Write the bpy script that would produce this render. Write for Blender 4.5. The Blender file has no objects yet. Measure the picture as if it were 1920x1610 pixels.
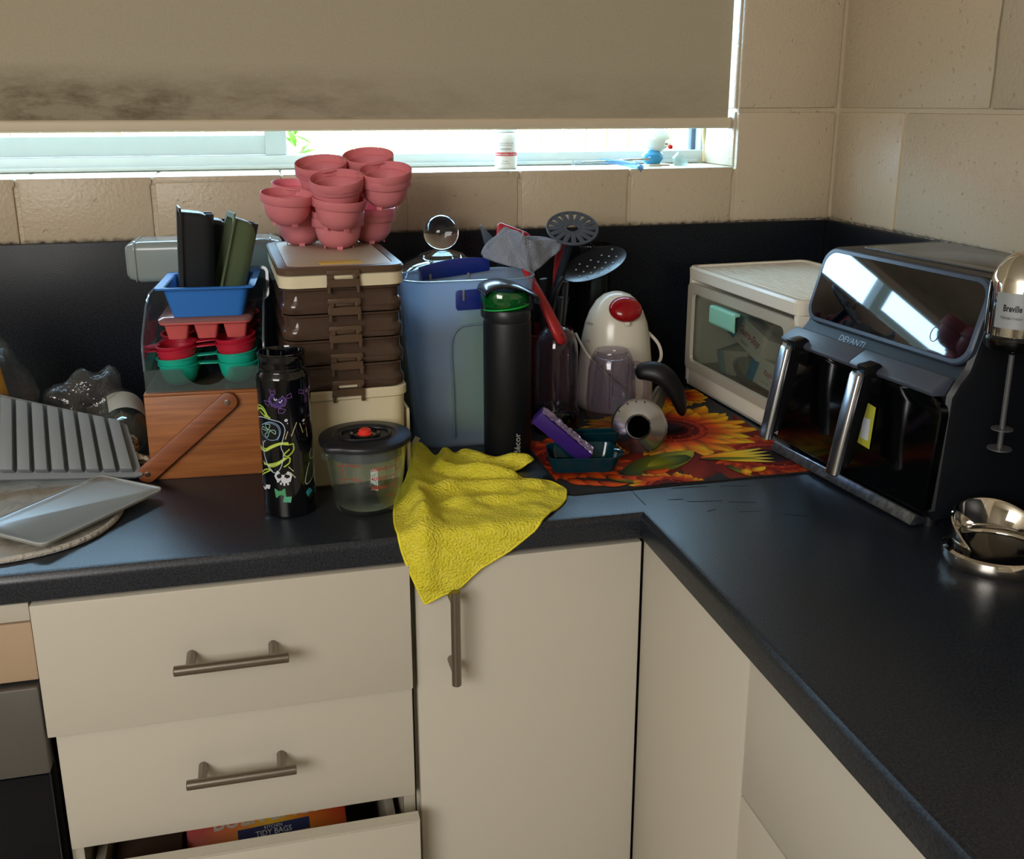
import bpy, bmesh, math, random
from mathutils import Vector, Matrix, noise, geometry
random.seed(7)
C = bpy.context.scene.collection
sc = bpy.context.scene
PI = math.pi
def rad(a): return math.radians(a)

# ------------------------------------------------------------------ camera
cam_d = bpy.data.cameras.new('camera'); cam = bpy.data.objects.new('camera', cam_d); C.objects.link(cam)
cam_d.sensor_fit = 'HORIZONTAL'; cam_d.sensor_width = 36.0; cam_d.lens = 1878.8 / 1920 * 36
cam_d.shift_y = (715.1 - 805) / 1920; cam_d.clip_start = 0.02; cam_d.clip_end = 60
yaw, pit, rol = .2409, -.2708, -.0008
fw = Vector((math.sin(yaw)*math.cos(pit), math.cos(yaw)*math.cos(pit), math.sin(pit)))
r0 = Vector((math.cos(yaw), -math.sin(yaw), 0)); u0 = r0.cross(fw)
rr = r0*math.cos(rol)+u0*math.sin(rol); uu = -r0*math.sin(rol)+u0*math.cos(rol)
cam.matrix_world = Matrix(((rr.x, uu.x, -fw.x, -1.0319), (rr.y, uu.y, -fw.y, -1.7001), (rr.z, uu.z, -fw.z, 1.3971), (0, 0, 0, 1)))
sc.camera = cam

# ------------------------------------------------------------------ render look
sc.view_settings.view_transform = 'Standard'; sc.view_settings.look = 'None'
sc.view_settings.gamma = 1; sc.view_settings.exposure = 0.25; sc.view_settings.use_curve_mapping = False
try:
    sc.cycles.use_denoising = True; sc.cycles.denoiser = 'OPENIMAGEDENOISE'
    sc.cycles.max_bounces = 10; sc.cycles.transparent_max_bounces = 24; sc.cycles.transmission_bounces = 10
    sc.cycles.glossy_bounces = 5; sc.cycles.diffuse_bounces = 5
    sc.cycles.sample_clamp_indirect = 6; sc.cycles.caustics_refractive = False; sc.cycles.caustics_reflective = False
except Exception: pass

# ------------------------------------------------------------------ world, sun, room lights
w = bpy.data.worlds.new('sky'); sc.world = w; w.use_nodes = True
bg = w.node_tree.nodes['Background']; bg.inputs[0].default_value = (.46, .70, 1.0, 1); bg.inputs[1].default_value = 22.0
sd = bpy.data.lights.new('sun', 'SUN'); sd.energy = 8; sd.angle = rad(1); sd.color = (1, .93, .82)
so = bpy.data.objects.new('sun', sd); C.objects.link(so)
so.rotation_euler = Vector((-.35, -.55, 1)).to_track_quat('Z', 'Y').to_euler()
def area(name, loc, target, sx, sy, power, col):
    l = bpy.data.lights.new(name, 'AREA'); l.shape = 'RECTANGLE'; l.size = sx; l.size_y = sy; l.energy = power; l.color = col
    o = bpy.data.objects.new(name, l); C.objects.link(o); o.location = loc
    o.rotation_euler = (Vector(loc)-Vector(target)).to_track_quat('Z', 'Y').to_euler(); return o
# daylight from the room's other openings, behind and to the left of the photographer
area('room_daylight', (-2.75, -3.1, 2.1), (-.7, -.4, .9), 1.9, 1.2, 76, (1.0, .965, .92))
pl = area('window_portal', (-1.2, .21, 1.74), (-1.2, -1, 1.74), 1.98, .9, 1, (1, 1, 1))
try: pl.data.cycles.is_portal = True
except Exception: pass

# ------------------------------------------------------------------ helpers
def lin(h):
    h = h.lstrip('#'); c = [int(h[i:i+2], 16)/255 for i in (0, 2, 4)]
    return tuple((x/12.92 if x <= .04045 else ((x+.055)/1.055)**2.4) for x in c)
def newmat(n):
    m = bpy.data.materials.new(n); m.use_nodes = True; nt = m.node_tree; nt.nodes.clear()
    return m, nt, nt.nodes.new('ShaderNodeOutputMaterial')
def N(nt, t, **k):
    n = nt.nodes.new(t)
    for a, b in k.items(): setattr(n, a, b)
    return n
def noise_node(nt, scale, detail=3, rough=.5, coord='Object', dist=0):
    t = N(nt, 'ShaderNodeTexCoord'); x = N(nt, 'ShaderNodeTexNoise')
    x.inputs['Scale'].default_value = scale; x.inputs['Detail'].default_value = detail
    x.inputs['Roughness'].default_value = rough; x.inputs['Distortion'].default_value = dist
    nt.links.new(t.outputs[coord], x.inputs['Vector']); return x
def add_bump(nt, b, h, strength, dist=.001):
    bp = N(nt, 'ShaderNodeBump'); bp.inputs['Strength'].default_value = strength; bp.inputs['Distance'].default_value = dist
    nt.links.new(h, bp.inputs['Height']); nt.links.new(bp.outputs[0], b.inputs['Normal']); return bp
def P(n, col, rough=.5, metal=0, bump=None, var=None, spec=.5, coat=0, trans=0, ior=1.45, emit=None, aniso=0):
    """opaque or solid-glass principled material; bump=(scale,strength,dist) var=(scale,col2,amount)"""
    m, nt, out = newmat(n); b = N(nt, 'ShaderNodeBsdfPrincipled'); nt.links.new(b.outputs[0], out.inputs[0])
    c = lin(col) if isinstance(col, str) else col
    b.inputs['Base Color'].default_value = (*c, 1); b.inputs['Roughness'].default_value = rough
    b.inputs['Metallic'].default_value = metal; b.inputs['Specular IOR Level'].default_value = spec
    b.inputs['Coat Weight'].default_value = coat; b.inputs['Transmission Weight'].default_value = trans; b.inputs['IOR'].default_value = ior
    if var:
        x = noise_node(nt, var[0], 4, .6); mx = N(nt, 'ShaderNodeMix', data_type='RGBA')
        rp = N(nt, 'ShaderNodeValToRGB'); rp.color_ramp.elements[0].position = .5-var[2]/2; rp.color_ramp.elements[1].position = .5+var[2]/2
        nt.links.new(x.outputs[0], rp.inputs[0]); nt.links.new(rp.outputs[0], mx.inputs[0])
        mx.inputs[6].default_value = (*c, 1); mx.inputs[7].default_value = (*lin(var[1]), 1); nt.links.new(mx.outputs[2], b.inputs['Base Color'])
    if bump:
        x = noise_node(nt, bump[0], 3); add_bump(nt, b, x.outputs[0], bump[1], bump[2])
    return m
def thin(n, tint, dens=.1, rough=.06, body='#cccccc', trans=.3, bump=None, ior=1.45):
    """thin clear or milky plastic or glass: see-through tint, a little diffuse body, fresnel gloss"""
    m, nt, out = newmat(n); L = nt.links.new
    tr = N(nt, 'ShaderNodeBsdfTransparent'); tr.inputs[0].default_value = (*lin(tint), 1)
    df = N(nt, 'ShaderNodeBsdfDiffuse'); df.inputs[0].default_value = (*lin(body), 1)
    tl = N(nt, 'ShaderNodeBsdfTranslucent'); tl.inputs[0].default_value = (*lin(body), 1)
    gl = N(nt, 'ShaderNodeBsdfGlossy'); gl.inputs['Roughness'].default_value = rough; gl.inputs[0].default_value = (1, 1, 1, 1)
    m1 = N(nt, 'ShaderNodeMixShader'); m1.inputs[0].default_value = trans; L(df.outputs[0], m1.inputs[1]); L(tl.outputs[0], m1.inputs[2])
    m2 = N(nt, 'ShaderNodeMixShader'); m2.inputs[0].default_value = dens; L(tr.outputs[0], m2.inputs[1]); L(m1.outputs[0], m2.inputs[2])
    lw = N(nt, 'ShaderNodeLayerWeight'); f0 = ((ior-1)/(ior+1))**2
    pw_ = N(nt, 'ShaderNodeMath', operation='POWER'); pw_.inputs[1].default_value = 4; L(lw.outputs['Facing'], pw_.inputs[0])
    fr = N(nt, 'ShaderNodeMath', operation='MULTIPLY_ADD'); fr.inputs[1].default_value = .75; fr.inputs[2].default_value = f0; L(pw_.outputs[0], fr.inputs[0])
    m3 = N(nt, 'ShaderNodeMixShader'); L(fr.outputs[0], m3.inputs[0]); L(m2.outputs[0], m3.inputs[1]); L(gl.outputs[0], m3.inputs[2])
    L(m3.outputs[0], out.inputs[0])
    if bump:
        x = noise_node(nt, bump[0], 4); bp = N(nt, 'ShaderNodeBump'); bp.inputs[0].default_value = bump[1]; bp.inputs[1].default_value = bump[2]
        L(x.outputs[0], bp.inputs['Height']); L(bp.outputs[0], gl.inputs['Normal']); L(bp.outputs[0], lw.inputs['Normal'])
    return m

def rrect(hx, hy, r, n=5, cx=0, cy=0):
    r = min(r, hx*.999, hy*.999); o = []
    for qx, qy, a0 in ((1, 1, 0), (-1, 1, 90), (-1, -1, 180), (1, -1, 270)):
        for i in range(n+1):
            a = rad(a0+90*i/n); o.append((cx+qx*(hx-r)+r*math.cos(a), cy+qy*(hy-r)+r*math.sin(a)))
    return o
def circ(r, n=32, cx=0, cy=0): return [(cx+r*math.cos(2*PI*i/n), cy+r*math.sin(2*PI*i/n)) for i in range(n)]
def ring(pts, z): return [(x, y, z) for x, y in pts]

class M:
    def __init__(s): s.v = []; s.f = []
    def add(s, v, f, T=None):
        k = len(s.v); s.v += [tuple(T @ Vector(p)) if T else tuple(p) for p in v]; s.f += [[i+k for i in q] for q in f]; return s
    def box(s, x0, x1, y0, y1, z0, z1, T=None):
        v = [(x, y, z) for z in (z0, z1) for y in (y0, y1) for x in (x0, x1)]
        return s.add(v, [(0, 2, 3, 1), (4, 5, 7, 6), (0, 1, 5, 4), (2, 6, 7, 3), (0, 4, 6, 2), (1, 3, 7, 5)], T)
    def loft(s, secs, cap=True, T=None, closed=False):
        n = len(secs[0]); v = [p for q in secs for p in q]; f = []
        m = len(secs)
        for i in range(m if closed else m-1):
            for j in range(n):
                a = i*n+j; b = i*n+(j+1) % n; c = ((i+1) % m)*n+(j+1) % n; d = ((i+1) % m)*n+j; f.append((a, b, c, d))
        if cap and not closed: f.append(tuple(reversed(range(n)))); f.append(tuple(range((m-1)*n, m*n)))
        return s.add(v, f, T)
    def lathe(s, prof, n=40, T=None):
        # prof: (r,z) list; r==0 ends are closed
        secs = [[(max(r, 1e-5)*math.cos(2*PI*i/n), max(r, 1e-5)*math.sin(2*PI*i/n), z) for i in range(n)] for r, z in prof]
        cl = prof[0][0] > 1e-4 and prof[-1][0] > 1e-4 and len(prof) > 2
        return s.loft(secs, not cl, T, cl)
    def tube(s, path, r, n=10, T=None, closed=False, flat=1.0):
        ps = [Vector(p) for p in path]; secs = []; up = None; m = len(ps)
        for i, p in enumerate(ps):
            if closed: t = ps[(i+1) % m]-ps[i-1]
            else: t = ps[min(i+1, m-1)]-ps[max(i-1, 0)]
            t = t.normalized()
            if up is None: up = t.orthogonal().normalized()
            up = (up-t*up.dot(t)).normalized(); b = t.cross(up)
            q = r[i] if isinstance(r, (list, tuple)) else r
            secs.append([tuple(p+up*q*math.cos(2*PI*j/n)+b*q*flat*math.sin(2*PI*j/n)) for j in range(n)])
        return s.loft(secs, True, T, closed)
    def prism(s, poly, z0, z1, T=None):
        return s.loft([ring(poly, z0), ring(poly, z1)], True, T)
    def sphere(s, r, n=20, T=None, sx=1, sy=1, sz=1):
        pr = [(r*math.sin(PI*i/n), -r*math.cos(PI*i/n)) for i in range(n+1)]
        pr = [(0, pr[0][1])]+pr[1:-1]+[(0, pr[-1][1])]
        return s.lathe(pr, 2*n, (T or Matrix())@Matrix.Diagonal((sx, sy, sz, 1)))
    def build(s, name, mat, parent=None, ang=35, bevel=0, seg=2, flat=False, solid=0, sub=0, loc=None):
        me = bpy.data.meshes.new(name); me.from_pydata(s.v, [], s.f)
        bm = bmesh.new(); bm.from_mesh(me)
        bmesh.ops.remove_doubles(bm, verts=bm.verts, dist=2e-5)
        bmesh.ops.recalc_face_normals(bm, faces=bm.faces)
        if bevel: bmesh.ops.bevel(bm, geom=[e for e in bm.edges if len(e.link_faces) == 2 and e.calc_face_angle(0) > rad(30)], offset=bevel, segments=seg, profile=.5, affect='EDGES', clamp_overlap=True)
        bm.to_mesh(me); bm.free()
        if not flat:
            me.shade_smooth()
            try: me.set_sharp_from_angle(angle=rad(ang))
            except Exception: pass
        me.materials.append(mat)
        o = bpy.data.objects.new(name, me); C.objects.link(o)
        if parent: o.parent = parent
        if loc: o.location = loc
        if solid: q = o.modifiers.new('solid', 'SOLIDIFY'); q.thickness = solid; q.offset = 0
        if sub: q = o.modifiers.new('sub', 'SUBSURF'); q.levels = sub; q.render_levels = sub
        return o
def box(name, mat, parent, x0, x1, y0, y1, z0, z1, bevel=.0015, seg=2): return M().box(x0, x1, y0, y1, z0, z1).build(name, mat, parent, bevel=bevel, seg=seg)
def tag(o, label, cat=None, group=None, kind=None):
    o['label'] = label
    if cat: o['category'] = cat
    if group: o['group'] = group
    if kind: o['kind'] = kind
    return o
def thing(name, label, cat, loc=(0, 0, 0), rz=0, group=None, rot=None):
    o = bpy.data.objects.new(name, None); C.objects.link(o); o.empty_display_size = .03
    o.location = loc; o.rotation_euler = rot or (0, 0, rz); return tag(o, label, cat, group)
def struct(o): o['kind'] = 'structure'; return o
def dup(root, loc, rot, label):
    r = root.copy(); C.objects.link(r); r.location = loc; r.rotation_euler = rot; r['label'] = label
    for ch in list(root.children):
        c = ch.copy(); C.objects.link(c); c.parent = r
    return r
def TR(loc=(0, 0, 0), rx=0, ry=0, rz=0, s=1):
    return Matrix.Translation(loc)@Matrix.Rotation(rz, 4, 'Z')@Matrix.Rotation(ry, 4, 'Y')@Matrix.Rotation(rx, 4, 'X')@Matrix.Scale(s, 4)
_tc = {}
def text2d(body, size, bold=0, align='CENTER', shear=0):
    k = (body, size, bold, align, shear)
    if k in _tc: return _tc[k]
    cu = bpy.data.curves.new('t', 'FONT'); cu.body = body; cu.size = size; cu.align_x = align; cu.align_y = 'CENTER'; cu.offset = bold*size; cu.shear = shear; cu.resolution_u = 3
    o = bpy.data.objects.new('t', cu); C.objects.link(o); bpy.context.view_layer.update()
    me = bpy.data.meshes.new_from_object(o.evaluated_get(bpy.context.evaluated_depsgraph_get()))
    v = [tuple(q.co) for q in me.vertices]; f = [list(p.vertices) for p in me.polygons]
    bpy.data.objects.remove(o); bpy.data.curves.remove(cu); bpy.data.meshes.remove(me)
    _tc[k] = (v, f); return v, f
def writing(name, mat, parent, body, size, T, bold=0, align='CENTER', shear=0, wrap=None):
    """flat lettering: thin mesh. T maps text xy plane; wrap=(radius,theta0) bends it on a cylinder round z"""
    v, f = text2d(body, size, bold, align, shear)
    m = M(); v = [tuple(T @ Vector(p)) for p in v]
    if wrap:
        R, a0 = wrap; v = [(R*math.sin(a0+x/R), -R*math.cos(a0+x/R), y) for x, y, z in v]
    m.add(v, f); return m.build(name, mat, parent, flat=True)
FRONT = Matrix.Rotation(rad(90), 4, 'X')      # text facing -y, upright
def stroke(m, pts, wd, closed=False, off=0):
    """2-D ribbon along a polyline -> quads, xy plane"""
    n = len(pts); L = []; R = []
    for i in range(n):
        a = Vector(pts[i-1] if (i or closed) else pts[i]); b = Vector(pts[(i+1) % n] if (i < n-1 or closed) else pts[i])
        t = b-a
        if t.length < 1e-9: t = Vector((1, 0))
        t.normalize(); q = Vector((-t.y, t.x))*wd/2; p = Vector(pts[i]); L.append(p+q); R.append(p-q)
    v = [(p.x, p.y, off) for p in L]+[(p.x, p.y, off) for p in R]
    f = [(i, (i+1) % n, n+(i+1) % n, n+i) for i in range(n if closed else n-1)]
    m.add(v, f)
def smoothpts(pts, k=4, closed=False):
    """Catmull-Rom"""
    ps = [Vector(p) for p in pts]; n = len(ps); o = []
    for i in range(n if closed else n-1):
        p0 = ps[i-1] if (i or closed) else ps[0]; p1 = ps[i]; p2 = ps[(i+1) % n]; p3 = ps[(i+2) % n] if (i+2 < n or closed) else ps[-1]
        for j in range(k):
            t = j/k; o.append(.5*((2*p1)+(p2-p0)*t+(2*p0-5*p1+4*p2-p3)*t*t+(3*p1-p0-3*p2+p3)*t**3))
    if not closed: o.append(ps[-1])
    return [tuple(p) for p in o]
def cloth(outline, step, fn, inner=None):
    """fill a 2-D outline with a triangle mesh and lift it with fn(x,y)->3-D"""
    ol = [Vector(p) for p in outline]; dense = []
    for i in range(len(ol)):
        a, b = ol[i], ol[(i+1) % len(ol)]; k = max(1, int((b-a).length/step))
        dense += [a+(b-a)*j/k for j in range(k)]
    n = len(dense); xs = [p.x for p in dense]; ys = [p.y for p in dense]
    def inside(x, y):
        c = False
        for i in range(n):
            a, b = dense[i], dense[i-1]
            if (a.y > y) != (b.y > y) and x < (b.x-a.x)*(y-a.y)/(b.y-a.y)+a.x: c = not c
        return c
    pts = list(dense); y = min(ys)+step*.5; row = 0
    while y < max(ys):
        x = min(xs)+step*.5+(row % 2)*step*.5
        while x < max(xs):
            if inside(x, y) and min((p-Vector((x, y))).length_squared for p in dense) > (step*.45)**2: pts.append(Vector((x, y)))
            x += step
        y += step*.866; row += 1
    r = geometry.delaunay_2d_cdt(pts, [(i, (i+1) % n) for i in range(n)], [], 1, 1e-6)
    m = M(); m.add([fn(p.x, p.y) for p in r[0]], [list(t) for t in r[2]])
    return m, dense

# ------------------------------------------------------------------ materials
def wall_mat():
    m, nt, out = newmat('painted_block'); L = nt.links.new
    b = N(nt, 'ShaderNodeBsdfPrincipled'); L(b.outputs[0], out.inputs[0]); b.inputs['Roughness'].default_value = .38
    geo = N(nt, 'ShaderNodeNewGeometry'); sp = N(nt, 'ShaderNodeSeparateXYZ'); L(geo.outputs['Position'], sp.inputs[0])
    n1 = N(nt, 'ShaderNodeTexNoise'); n1.inputs['Scale'].default_value = 3; L(geo.outputs['Position'], n1.inputs['Vector'])
    mx = N(nt, 'ShaderNodeMix', data_type='RGBA'); mx.inputs[6].default_value = (*lin('#c2b39b'), 1); mx.inputs[7].default_value = (*lin('#b8a98f'), 1); L(n1.outputs[0], mx.inputs[0])
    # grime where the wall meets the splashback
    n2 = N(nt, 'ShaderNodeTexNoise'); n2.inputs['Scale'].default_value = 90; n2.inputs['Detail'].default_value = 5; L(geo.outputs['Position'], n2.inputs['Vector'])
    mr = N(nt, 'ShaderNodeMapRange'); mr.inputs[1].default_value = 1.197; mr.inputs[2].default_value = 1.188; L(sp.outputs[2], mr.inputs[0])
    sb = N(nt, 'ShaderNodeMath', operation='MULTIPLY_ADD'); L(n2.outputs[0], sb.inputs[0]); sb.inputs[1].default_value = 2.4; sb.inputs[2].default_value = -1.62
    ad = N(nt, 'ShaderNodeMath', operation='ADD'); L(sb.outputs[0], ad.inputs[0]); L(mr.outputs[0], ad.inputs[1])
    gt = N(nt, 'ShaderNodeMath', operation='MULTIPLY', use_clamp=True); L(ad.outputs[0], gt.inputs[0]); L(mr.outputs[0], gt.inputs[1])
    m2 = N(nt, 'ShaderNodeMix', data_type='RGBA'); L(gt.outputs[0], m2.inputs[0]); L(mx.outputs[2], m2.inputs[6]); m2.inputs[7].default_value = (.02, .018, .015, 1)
    L(m2.outputs[2], b.inputs['Base Color'])
    n3 = N(nt, 'ShaderNodeTexNoise'); n3.inputs['Scale'].default_value = 160; n3.inputs['Detail'].default_value = 4; L(geo.outputs['Position'], n3.inputs['Vector'])
    vo = N(nt, 'ShaderNodeTexNoise'); vo.inputs['Scale'].default_value = 75; vo.inputs['Detail'].default_value = 2; L(geo.outputs['Position'], vo.inputs['Vector'])
    pr = N(nt, 'ShaderNodeMapRange'); pr.inputs[1].default_value = .27; pr.inputs[2].default_value = .33; L(vo.outputs[0], pr.inputs[0])
    mu = N(nt, 'ShaderNodeMath', operation='MULTIPLY_ADD'); L(pr.outputs[0], mu.inputs[0]); mu.inputs[1].default_value = 1.1; L(n3.outputs[0], mu.inputs[2])
    add_bump(nt, b, mu.outputs[0], .65, .0018); return m
def laminate_mat(nm='charcoal_laminate', spec=.5, k=1.0):
    m, nt, out = newmat(nm); L = nt.links.new
    b = N(nt, 'ShaderNodeBsdfPrincipled'); L(b.outputs[0], out.inputs[0])
    geo = N(nt, 'ShaderNodeNewGeometry')
    n1 = N(nt, 'ShaderNodeTexNoise'); n1.inputs['Scale'].default_value = 420; n1.inputs['Detail'].default_value = 3; L(geo.outputs['Position'], n1.inputs['Vector'])
    rp = N(nt, 'ShaderNodeValToRGB'); rp.color_ramp.elements[0].position = .38; b.inputs['Specular IOR Level'].default_value = spec; rp.color_ramp.elements[0].color = (.004*k, .0055*k, .009*k, 1)
    rp.color_ramp.elements[1].position = .68; rp.color_ramp.elements[1].color = (.024*k, .030*k, .041*k, 1); L(n1.outputs[0], rp.inputs[0]); L(rp.outputs[0], b.inputs['Base Color'])
    n2 = N(nt, 'ShaderNodeTexNoise'); n2.inputs['Scale'].default_value = 7; n2.inputs['Detail'].default_value = 4; L(geo.outputs['Position'], n2.inputs['Vector'])
    mr = N(nt, 'ShaderNodeMapRange'); mr.inputs[3].default_value = .26; mr.inputs[4].default_value = .42; L(n2.outputs[0], mr.inputs[0]); L(mr.outputs[0], b.inputs['Roughness'])
    add_bump(nt, b, n1.outputs[0], .25, .0004); return m
def blind_mat():
    m, nt, out = newmat('blind_fabric'); L = nt.links.new
    geo = N(nt, 'ShaderNodeNewGeometry'); sp = N(nt, 'ShaderNodeSeparateXYZ'); L(geo.outputs['Position'], sp.inputs[0])
    mp = N(nt, 'ShaderNodeMapping'); mp.inputs['Scale'].default_value = (9, 9, 26); L(geo.outputs['Position'], mp.inputs[0])
    n1 = N(nt, 'ShaderNodeTexNoise'); n1.inputs['Scale'].default_value = 1.6; n1.inputs['Detail'].default_value = 7; n1.inputs['Roughness'].default_value = .68; L(mp.outputs[0], n1.inputs['Vector'])
    # mould band low on the left half: height ramp x sideways ramp x noise
    up = N(nt, 'ShaderNodeMapRange'); up.inputs[1].default_value = 1.46; up.inputs[2].default_value = 1.405; L(sp.outputs[2], up.inputs[0])
    sd_ = N(nt, 'ShaderNodeMapRange'); sd_.inputs[1].default_value = -.70; sd_.inputs[2].default_value = -1.3; sd_.inputs[3].default_value = .22; L(sp.outputs[0], sd_.inputs[0])
    mu = N(nt, 'ShaderNodeMath', operation='MULTIPLY'); L(up.outputs[0], mu.inputs[0]); L(sd_.outputs[0], mu.inputs[1])
    nz = N(nt, 'ShaderNodeMapRange'); nz.inputs[1].default_value = .42; nz.inputs[2].default_value = .64; nz.inputs[3].default_value = .42; L(n1.outputs[0], nz.inputs[0])
    m2 = N(nt, 'ShaderNodeMath', operation='MULTIPLY'); L(mu.outputs[0], m2.inputs[0]); L(nz.outputs[0], m2.inputs[1])
    m3 = N(nt, 'ShaderNodeMath', operation='MULTIPLY'); L(m2.outputs[0], m3.inputs[0]); m3.inputs[1].default_value = .8
    # weave
    n2 = N(nt, 'ShaderNodeTexNoise'); n2.inputs['Scale'].default_value = 260; L(geo.outputs['Position'], n2.inputs['Vector'])
    wv = N(nt, 'ShaderNodeMix', data_type='RGBA'); wv.inputs[6].default_value = (*lin('#b2a892'), 1); wv.inputs[7].default_value = (*lin('#a69c86'), 1); L(n2.outputs[0], wv.inputs[0])
    mx = N(nt, 'ShaderNodeMix', data_type='RGBA'); L(m3.outputs[0], mx.inputs[0]); L(wv.outputs[2], mx.inputs[6]); mx.inputs[7].default_value = (*lin('#4c3d2a'), 1)
    df = N(nt, 'ShaderNodeBsdfDiffuse'); tl = N(nt, 'ShaderNodeBsdfTranslucent'); L(mx.outputs[2], df.inputs[0]); L(mx.outputs[2], tl.inputs[0])
    ms = N(nt, 'ShaderNodeMixShader'); ms.inputs[0].default_value = .03; L(df.outputs[0], ms.inputs[1]); L(tl.outputs[0], ms.inputs[2]); L(ms.outputs[0], out.inputs[0]); return m
def wood_mat(name, c1, c2, rough=.45, scale=(3, 60, 60)):
    m, nt, out = newmat(name); L = nt.links.new
    b = N(nt, 'ShaderNodeBsdfPrincipled'); L(b.outputs[0], out.inputs[0]); b.inputs['Roughness'].default_value = rough
    t = N(nt, 'ShaderNodeTexCoord'); mp = N(nt, 'ShaderNodeMapping'); mp.inputs['Scale'].default_value = scale; L(t.outputs['Object'], mp.inputs[0])
    x = N(nt, 'ShaderNodeTexNoise'); x.inputs['Scale'].default_value = 2.2; x.inputs['Detail'].default_value = 6; x.inputs['Distortion'].default_value = .6; L(mp.outputs[0], x.inputs['Vector'])
    rp = N(nt, 'ShaderNodeValToRGB'); rp.color_ramp.elements[0].position = .35; rp.color_ramp.elements[0].color = (*lin(c1), 1); rp.color_ramp.elements[1].position = .65; rp.color_ramp.elements[1].color = (*lin(c2), 1)
    L(x.outputs[0], rp.inputs[0]); L(rp.outputs[0], b.inputs['Base Color']); return m
def vcol_mat(name, rough=.7, bump=None):
    m, nt, out = newmat(name); b = N(nt, 'ShaderNodeBsdfPrincipled'); nt.links.new(b.outputs[0], out.inputs[0]); b.inputs['Roughness'].default_value = rough; b.inputs['Specular IOR Level'].default_value = .15
    a = N(nt, 'ShaderNodeVertexColor'); a.layer_name = 'print'; nt.links.new(a.outputs[0], b.inputs['Base Color'])
    if bump: x = noise_node(nt, bump[0], 2); add_bump(nt, b, x.outputs[0], bump[1], bump[2])
    return m
WALL = wall_mat(); LAM = laminate_mat()
CAB = P('cabinet_white', '#c3bdaf', .35, bump=(900, .05, .0002))
CABIN = P('cabinet_inside', '#b5ae9c', .6)
STEEL = P('brushed_steel', '#b5afa4', .28, 1, bump=(700, .04, .0003))
STEELD = P('satin_nickel', '#8d857a', .32, 1)
CHROME = P('chrome', '#e6e2da', .06, 1)
BLACK = P('gloss_black', '#060607', .12, spec=.5)
MBLACK = P('matt_black', '#0b0c0f', .5, bump=(900, .08, .0003))
DGREY = P('dark_grey_plastic', '#1b1e24', .38)
ALU = P('white_aluminium', '#b4bcbf', .4)
GLASS = thin('window_glass', '#f4faf8', 0, .0, ior=1.3)
CLEAR = thin('clear_plastic', '#e9eef0', .05, .08, '#c8ccd0')
CLEAR2 = thin('smoky_clear_plastic', '#e8e6ec', .02, .06, '#b0aab8')
CGLASS = thin('clear_glass', '#eef3f1', .015, .02, '#dfe6e6', ior=1.5)
MILKY = thin('milky_plastic', '#c5cbc9', .55, .2, '#b9bdb6', .35)
MILKYB = thin('milky_blue_plastic', '#e2edfa', .27, .25, '#dcebff', .5)
WRAP = thin('crumpled_film', '#eef0f0', .04, .05, '#ffffff', .3, bump=(28, 1.0, .012), ior=1.6)
SOLIDG = P('solid_glass', '#f4f8f8', .01, trans=1, ior=1.45)
PRINTRED = P('red_print', '#b02a20', .5); PRINTBLK = P('black_print', '#15161a', .5); PRINTWHT = P('white_print', '#d9dbe0', .5)
WHT = P('white_plastic', '#e2ddce', .35)
CREAM = P('cream_plastic', '#d9cdae', .38)
BROWN = P('brown_plastic', '#54402f', .42)
PINK = P('pink_silicone', '#d9757f', .5); 
def sili(name, col, tr=.35):
    m, nt, out = newmat(name); L = nt.links.new; c = (*lin(col), 1)
    b = N(nt, 'ShaderNodeBsdfPrincipled'); b.inputs['Base Color'].default_value = c; b.inputs['Roughness'].default_value = .42
    t = N(nt, 'ShaderNodeBsdfTranslucent'); t.inputs[0].default_value = c; ms = N(nt, 'ShaderNodeMixShader'); ms.inputs[0].default_value = tr
    L(b.outputs[0], ms.inputs[1]); L(t.outputs[0], ms.inputs[2]); L(ms.outputs[0], out.inputs[0]); return m
PINK = sili('pink_silicone', '#ec939b', .3); TEAL = sili('teal_silicone', '#16b89c', .12); CRIM = sili('crimson_silicone', '#c2203a', .12)
SALMON = sili('salmon_silicone', '#d9615f', .2); BLUE = sili('blue_silicone', '#2f79cf', .1); OLIVE = P('olive_silicone', '#57684b', .45); CHAR = P('charcoal_silicone', '#23272c', .38); GREYS = P('grey_silicone', '#7e8488', .5)

# ================================================================== the setting
ZT = .9; SP = 1.1868; SILL = 1.286
# back wall: core with the window opening x -2.2..-.2, z 1.286..2.2
core = M().box(-3.2, 0.2, .0035, .19, 0, SILL-.004).box(-.196, 0.2, .0035, .19, SILL-.004, 2.5).box(-3.2, -2.2, .0035, .19, SILL-.004, 2.5).box(-2.2, -.196, .0035, .19, 2.2, 2.5)
wb = struct(core.build('wall_back', WALL, flat=True))
def blk(parent, x0, x1, z0, z1, side):
    g = .0035; m = M(); rnd = random.uniform(-.0008, .0008)
    if side == 'b': m.box(x0+g, x1-g, rnd, .012, z0+g, z1-g)
    else: m.box(-rnd, -.0, 0, 1, 0, 1) if False else m.box(rnd, .012, x0+g, x1-g, z0+g, z1-g)
    return m.build('block', WALL, parent, bevel=.0028, seg=2)
for k in range(1, 10):                       # sill course, cut blocks under the window
    m = M().box(-.2-.2*k+.0035, -.2*k-.0035, random.uniform(-.0006, .0006), .012, SP-.002+.0, SILL-.001)
    m.build('block', WALL, wb, bevel=.0028)
for k in range(10):                          # sill top bricks, sloping slightly into the room
    M().box(-.2-.2*k-.2+.0006, -.2-.2*k-.0006, .0, .165, SILL-.014, SILL).build('sill_block', WALL, wb, bevel=.003)
zz = [1.185, 1.385, 1.585, 1.785, 1.985, 2.185]
for i in range(5): blk(wb, -.2+.0, 0.0, zz[i], zz[i+1], 'b')
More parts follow.
